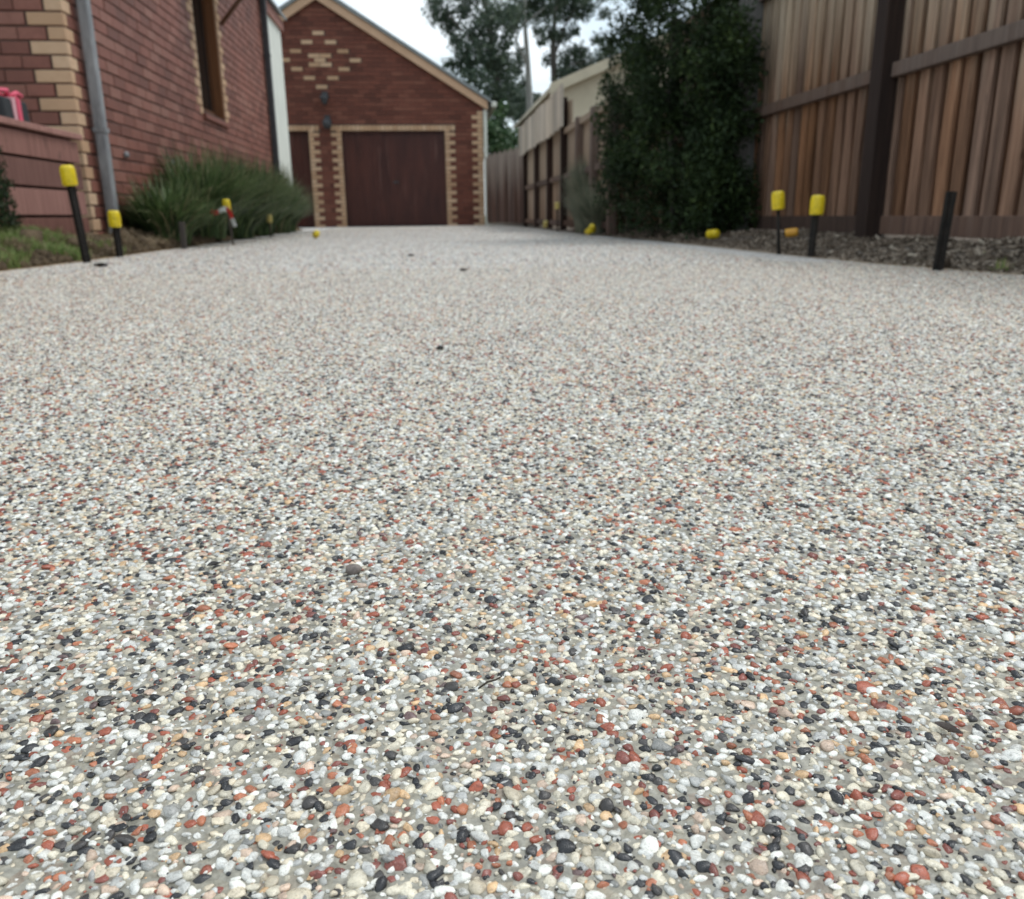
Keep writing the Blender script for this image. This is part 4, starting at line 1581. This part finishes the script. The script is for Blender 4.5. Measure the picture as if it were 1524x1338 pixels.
# ------------------------------------------------------------------ stakes and caps
def cap_mesh(r=.031, h=.09):
    prof = [(r * .92, 0), (r * 1.0, .004), (r * 1.0, h * .80), (r * .94, h * .92), (r * .74, h * .985), (r * .3, h)]
    m = MB().lathe(prof, 20)
    for k in range(10):
        a = 2 * math.pi * k / 10
        M_ = Matrix.Rotation(a, 4, 'Z')
        m.box((r * .985, -.003, .008), (r * 1.035, .003, h * .78), M_)
    return m


CAPM = cap_mesh().mesh('cap')


def stake(x, y, top, lean=(0, 0), style='star', capcol='yellow', label='', r=.02, capscale=1.0, z=None, tape=False, mat='stake'):
    """a steel or timber stake with a safety cap; top = height of the whole"""
    z = float(ground_z(x, y)) if z is None else z
    s = empty('marker_stake', (x, y, z))
    s.rotation_euler = (lean[1], lean[0], random.uniform(-.3, .3))
    tag(s, label, 'stake', 'stakes along the driveway edges')
    b = MB()
    H = top - z
    hs = H - (.05 * capscale if capcol else 0)
    if style == 'star':
        for k in range(3):
            b.box((0 if k else .003, -.0028, -.12), (r, .0028, hs), Matrix.Rotation(2.094 * k + .5, 4, 'Z'))
        b.tube([(0, 0, -.12), (0, 0, hs)], .005, 6)
    elif style == 'flat':
        b.box((-r, -.006, -.12), (r, .006, hs)).box((-.004, -.018, -.12), (.004, -.0062, hs - .002))
    else:
        b.tube([(0, 0, -.12), (0, 0, hs)], r * .6, 10)
    b.build('post', MT[mat], s, )
    if capcol:
        me = CAPM.copy() if capcol != 'yellow' else CAPM
        if len(me.materials) == 0: me.materials.append(MT[capcol])
        elif capcol != 'yellow':
            me.materials.clear(); me.materials.append(MT[capcol])
        o = bpy.data.objects.new('cap', me)
        link(o, s)
        o.location = (0, 0, H - .09 * capscale); o.scale = (capscale,) * 3
    return s


CAPM.materials.append(MT['yellow'])
s1 = stake(-1.765, 4.50, .475, (-.055, .0), 'star', 'yellow', 'tall yellow capped stake leaning left in front of the board wall', .022, 1.1)
s2 = stake(-1.83, 5.14, .262, (.0, .0), 'star', 'yellow', 'short yellow capped stake at the foot of the grey downpipe', .022, 1.05)
s3 = stake(-1.62, 7.1, .36, (-.06, .0), 'round', 'yellow', 'thin stake with yellow cap and red and white tape in front of the grass clumps', .016, .95, z=-.01, mat='stake_wood')
stake(-1.80, 6.35, .19, (.02, 0), 'flat', None, 'dark uncapped stake left of the taped stake', .02, z=-.01, mat='stake_wood')
stake(-1.80, 9.7, .245, (.03, 0), 'round', 'pale_yellow', 'faded yellow capped stake half hidden in the green clumps', .014, .95)
stake(1.585, 10.6, .36, (-.02, 0), 'round', 'pale_yellow', 'faded yellow capped stake by the weathered boundary fence', .016, .95, z=-.01)
stake(1.77, 4.17, .312, (-.09, 0), 'round', 'yellow', 'thin yellow capped stake, left one of the two together by the stained fence', .016, 1.0, z=-.01)
stake(1.80, 3.86, .284, (.03, 0), 'star', 'yellow', 'thick yellow capped stake between the thin capped stake and the dark fence post', .020, 1.0, z=-.01)
stake(1.81, 2.86, .272, (.05, 0), 'flat', None, 'bare black steel stake without a cap in the mulch at the right', .0175, z=-.01)

# tape tied under the cap
def ribbon(pts, wd, mat, parent, name='tape'):
    pts = [Vector(p) for p in pts]
    v, fcs = [], []
    for i, p in enumerate(pts):
        t = (pts[min(i + 1, len(pts) - 1)] - pts[max(i - 1, 0)]).normalized()
        s = t.cross(Vector((0.2, 1, .3))).normalized() * wd / 2
        n = t.cross(s).normalized() * .0007
        v += [p + s + n, p - s + n, p - s - n, p + s - n]
    for i in range(len(pts) - 1):
        for k in range(4):
            fcs.append((4 * i + k, 4 * i + (k + 1) % 4, 4 * i + 4 + (k + 1) % 4, 4 * i + 4 + k))
    fcs += [(0, 1, 2, 3), tuple(4 * (len(pts) - 1) + k for k in (3, 2, 1, 0))]
    return MB().add(v, fcs).build(name, MT[mat], parent)


tp = empty('barrier_tape', (-1.637, 7.08, .27))
tag(tp, 'torn red and white tape tied under the yellow cap', 'tape')
ribbon([(0, -.03, .02), (-.035, -.035, .005), (-.06, -.03, -.008)], .036, 'white_tape', tp)
ribbon([(-.06, -.03, -.008), (-.09, -.035, -.02), (-.125, -.03, .002)], .036, 'red_tape', tp)
ribbon([(.0, -.03, .02), (.03, -.035, -.01), (.04, -.03, -.06)], .036, 'red_tape', tp)
ribbon([(.04, -.03, -.06), (.052, -.032, -.10), (.06, -.03, -.125)], .034, 'white_tape', tp)
MB().lathe([(.020, -.015), (.022, 0), (.022, .02), (.018, .03)], 12).build('knot', MT['white_tape'], tp)


def loose_cap(x, y, z, rx, rz, col, label, stub=False, sc=1.0):
    o = empty('safety_cap', (x, y, z))
    o.rotation_euler = (rx, 0, rz)
    tag(o, label, 'cap', 'yellow caps lying on the ground')
    me = CAPM.copy(); me.materials.clear(); me.materials.append(MT[col])
    c = bpy.data.objects.new('shell', me); link(c, o); c.scale = (sc,) * 3
    MB().lathe([(.012 * sc, -.012), (.020 * sc, -.010), (.022 * sc, .001), (.01 * sc, .002)], 12).build('socket', MT['stake'], o)


loose_cap(-1.16, 8.62, .035, 1.25, .4, 'yellow', 'single yellow cap lying on the concrete at the left edge of the driveway')
loose_cap(1.545, 8.35, .036, 1.3, .3, 'yellow', 'yellow cap on the driveway edge by the grey grass, left of a touching pair')
loose_cap(1.62, 8.42, .05, 1.0, -.4, 'yellow', 'yellow cap resting higher, right of a touching pair by the grey grass')
loose_cap(1.97, 5.9, .06, 1.5, .5, 'yellow', 'yellow cap lying in the mulch in front of the dark shrub')
loose_cap(2.12, 4.92, .085, 1.45, 1.0, 'orange', 'orange yellow cap lying in the mulch between the two right capped stakes', sc=.8)
loose_cap(1.56, 11.6, .045, .4, 0, 'pale_yellow', 'small faded cap on the ground beside the faded capped stake')

# ------------------------------------------------------------------ litter on the driveway
def leaf_thing(x, y, ln, wd, rz, mat, label, curl=.25, name='dry_leaf', cat='leaf', z=.0022):
    v, fcs = [], []
    n = 6
    for i in range(n + 1):
        t = i / n
        w_ = wd / 2 * math.sin(math.pi * (t ** .8)) + .0002
        zz = curl * ln * (t - .5) ** 2
        for (s, dz) in ((-1, .25 * wd * curl * 4), (0, 0), (1, .3 * wd * curl * 4)):
            v.append(((t - .5) * ln, s * w_, zz + dz * abs(s) * math.sin(math.pi * t)))
    k = len(v)
    v += [(a, b, c - .0004) for a, b, c in v]
    for i in range(n):
        for j in range(2):
            a = i * 3 + j
            fcs.append((a, a + 1, a + 4, a + 3)); fcs.append((k + a, k + a + 3, k + a + 4, k + a + 1))
        for j in (0, 2):
            a = i * 3 + j
            fcs.append((a, a + 3, k + a + 3, k + a))
    o = MB().add(v, fcs).build(name, MT[mat])
    o.location = (x, y, z); o.rotation_euler = (0, 0, rz)
    tag(o, label, cat, 'litter on the driveway')
    return o


chip = pebble_mesh(55).copy(); chip.materials.clear(); chip.materials.append(MT['slate'])
o = mesh_obj('stone_chip', chip, None); o.location = (-.055, .468, .0026); o.scale = (.0052, .0042, .0030); o.rotation_euler = (.3, .2, .5)
tag(o, 'loose grey brown stone chip standing proud of the pebbles', 'stone', 'litter on the driveway')
leaf_thing(.206, .277, .011, .0035, -.9, 'leafdry', 'small curled brown leaf on the pebbles at lower right', .5)
leaf_thing(-.143, .488, .008, .0045, .4, 'leafblack', 'black leaf fragment left of the loose stone chip', .3)
leaf_thing(.007, 1.326, .014, .010, .2, 'leafblack', 'small round black leaf in the middle of the driveway', .5)
leaf_thing(-.157, 1.209, .030, .006, .55, 'leafblack', 'thin dark twig-like leaf left of the round black leaf', .1)
leaf_thing(.119, 3.276, .035, .018, .2, 'leafblack', 'dark leaf on the driveway straight below the garage', .4, z=.003)
leaf_thing(-.114, 4.572, .045, .025, .1, 'leafdry', 'brown leaf farther up the driveway toward the garage door', .4, z=.003)
leaf_thing(.559, 1.357, .012, .008, 1.0, 'leafblack', 'tiny dark leaf on the right half of the driveway', .4)
leaf_thing(-1.52, 4.017, .07, .03, .2, 'leafblack', 'dark curled leaf near the tall leaning stake', .5, z=.003)
leaf_thing(-.55, .95, .010, .005, .3, 'leafblack', 'tiny black fragment near the left side of the driveway', .4)
b = MB().tube([(-.0045, -.0025, .0), (0, 0, .0016), (.004, .003, .0006), (.007, .0035, .002)], [.0004, .0005, .0004, .0003], 6)
o = b.build('twig', MT['twig']); o.location = (.018, .333, .002)
tag(o, 'tiny brown twig among the pebbles in the foreground', 'twig', 'litter on the driveway')
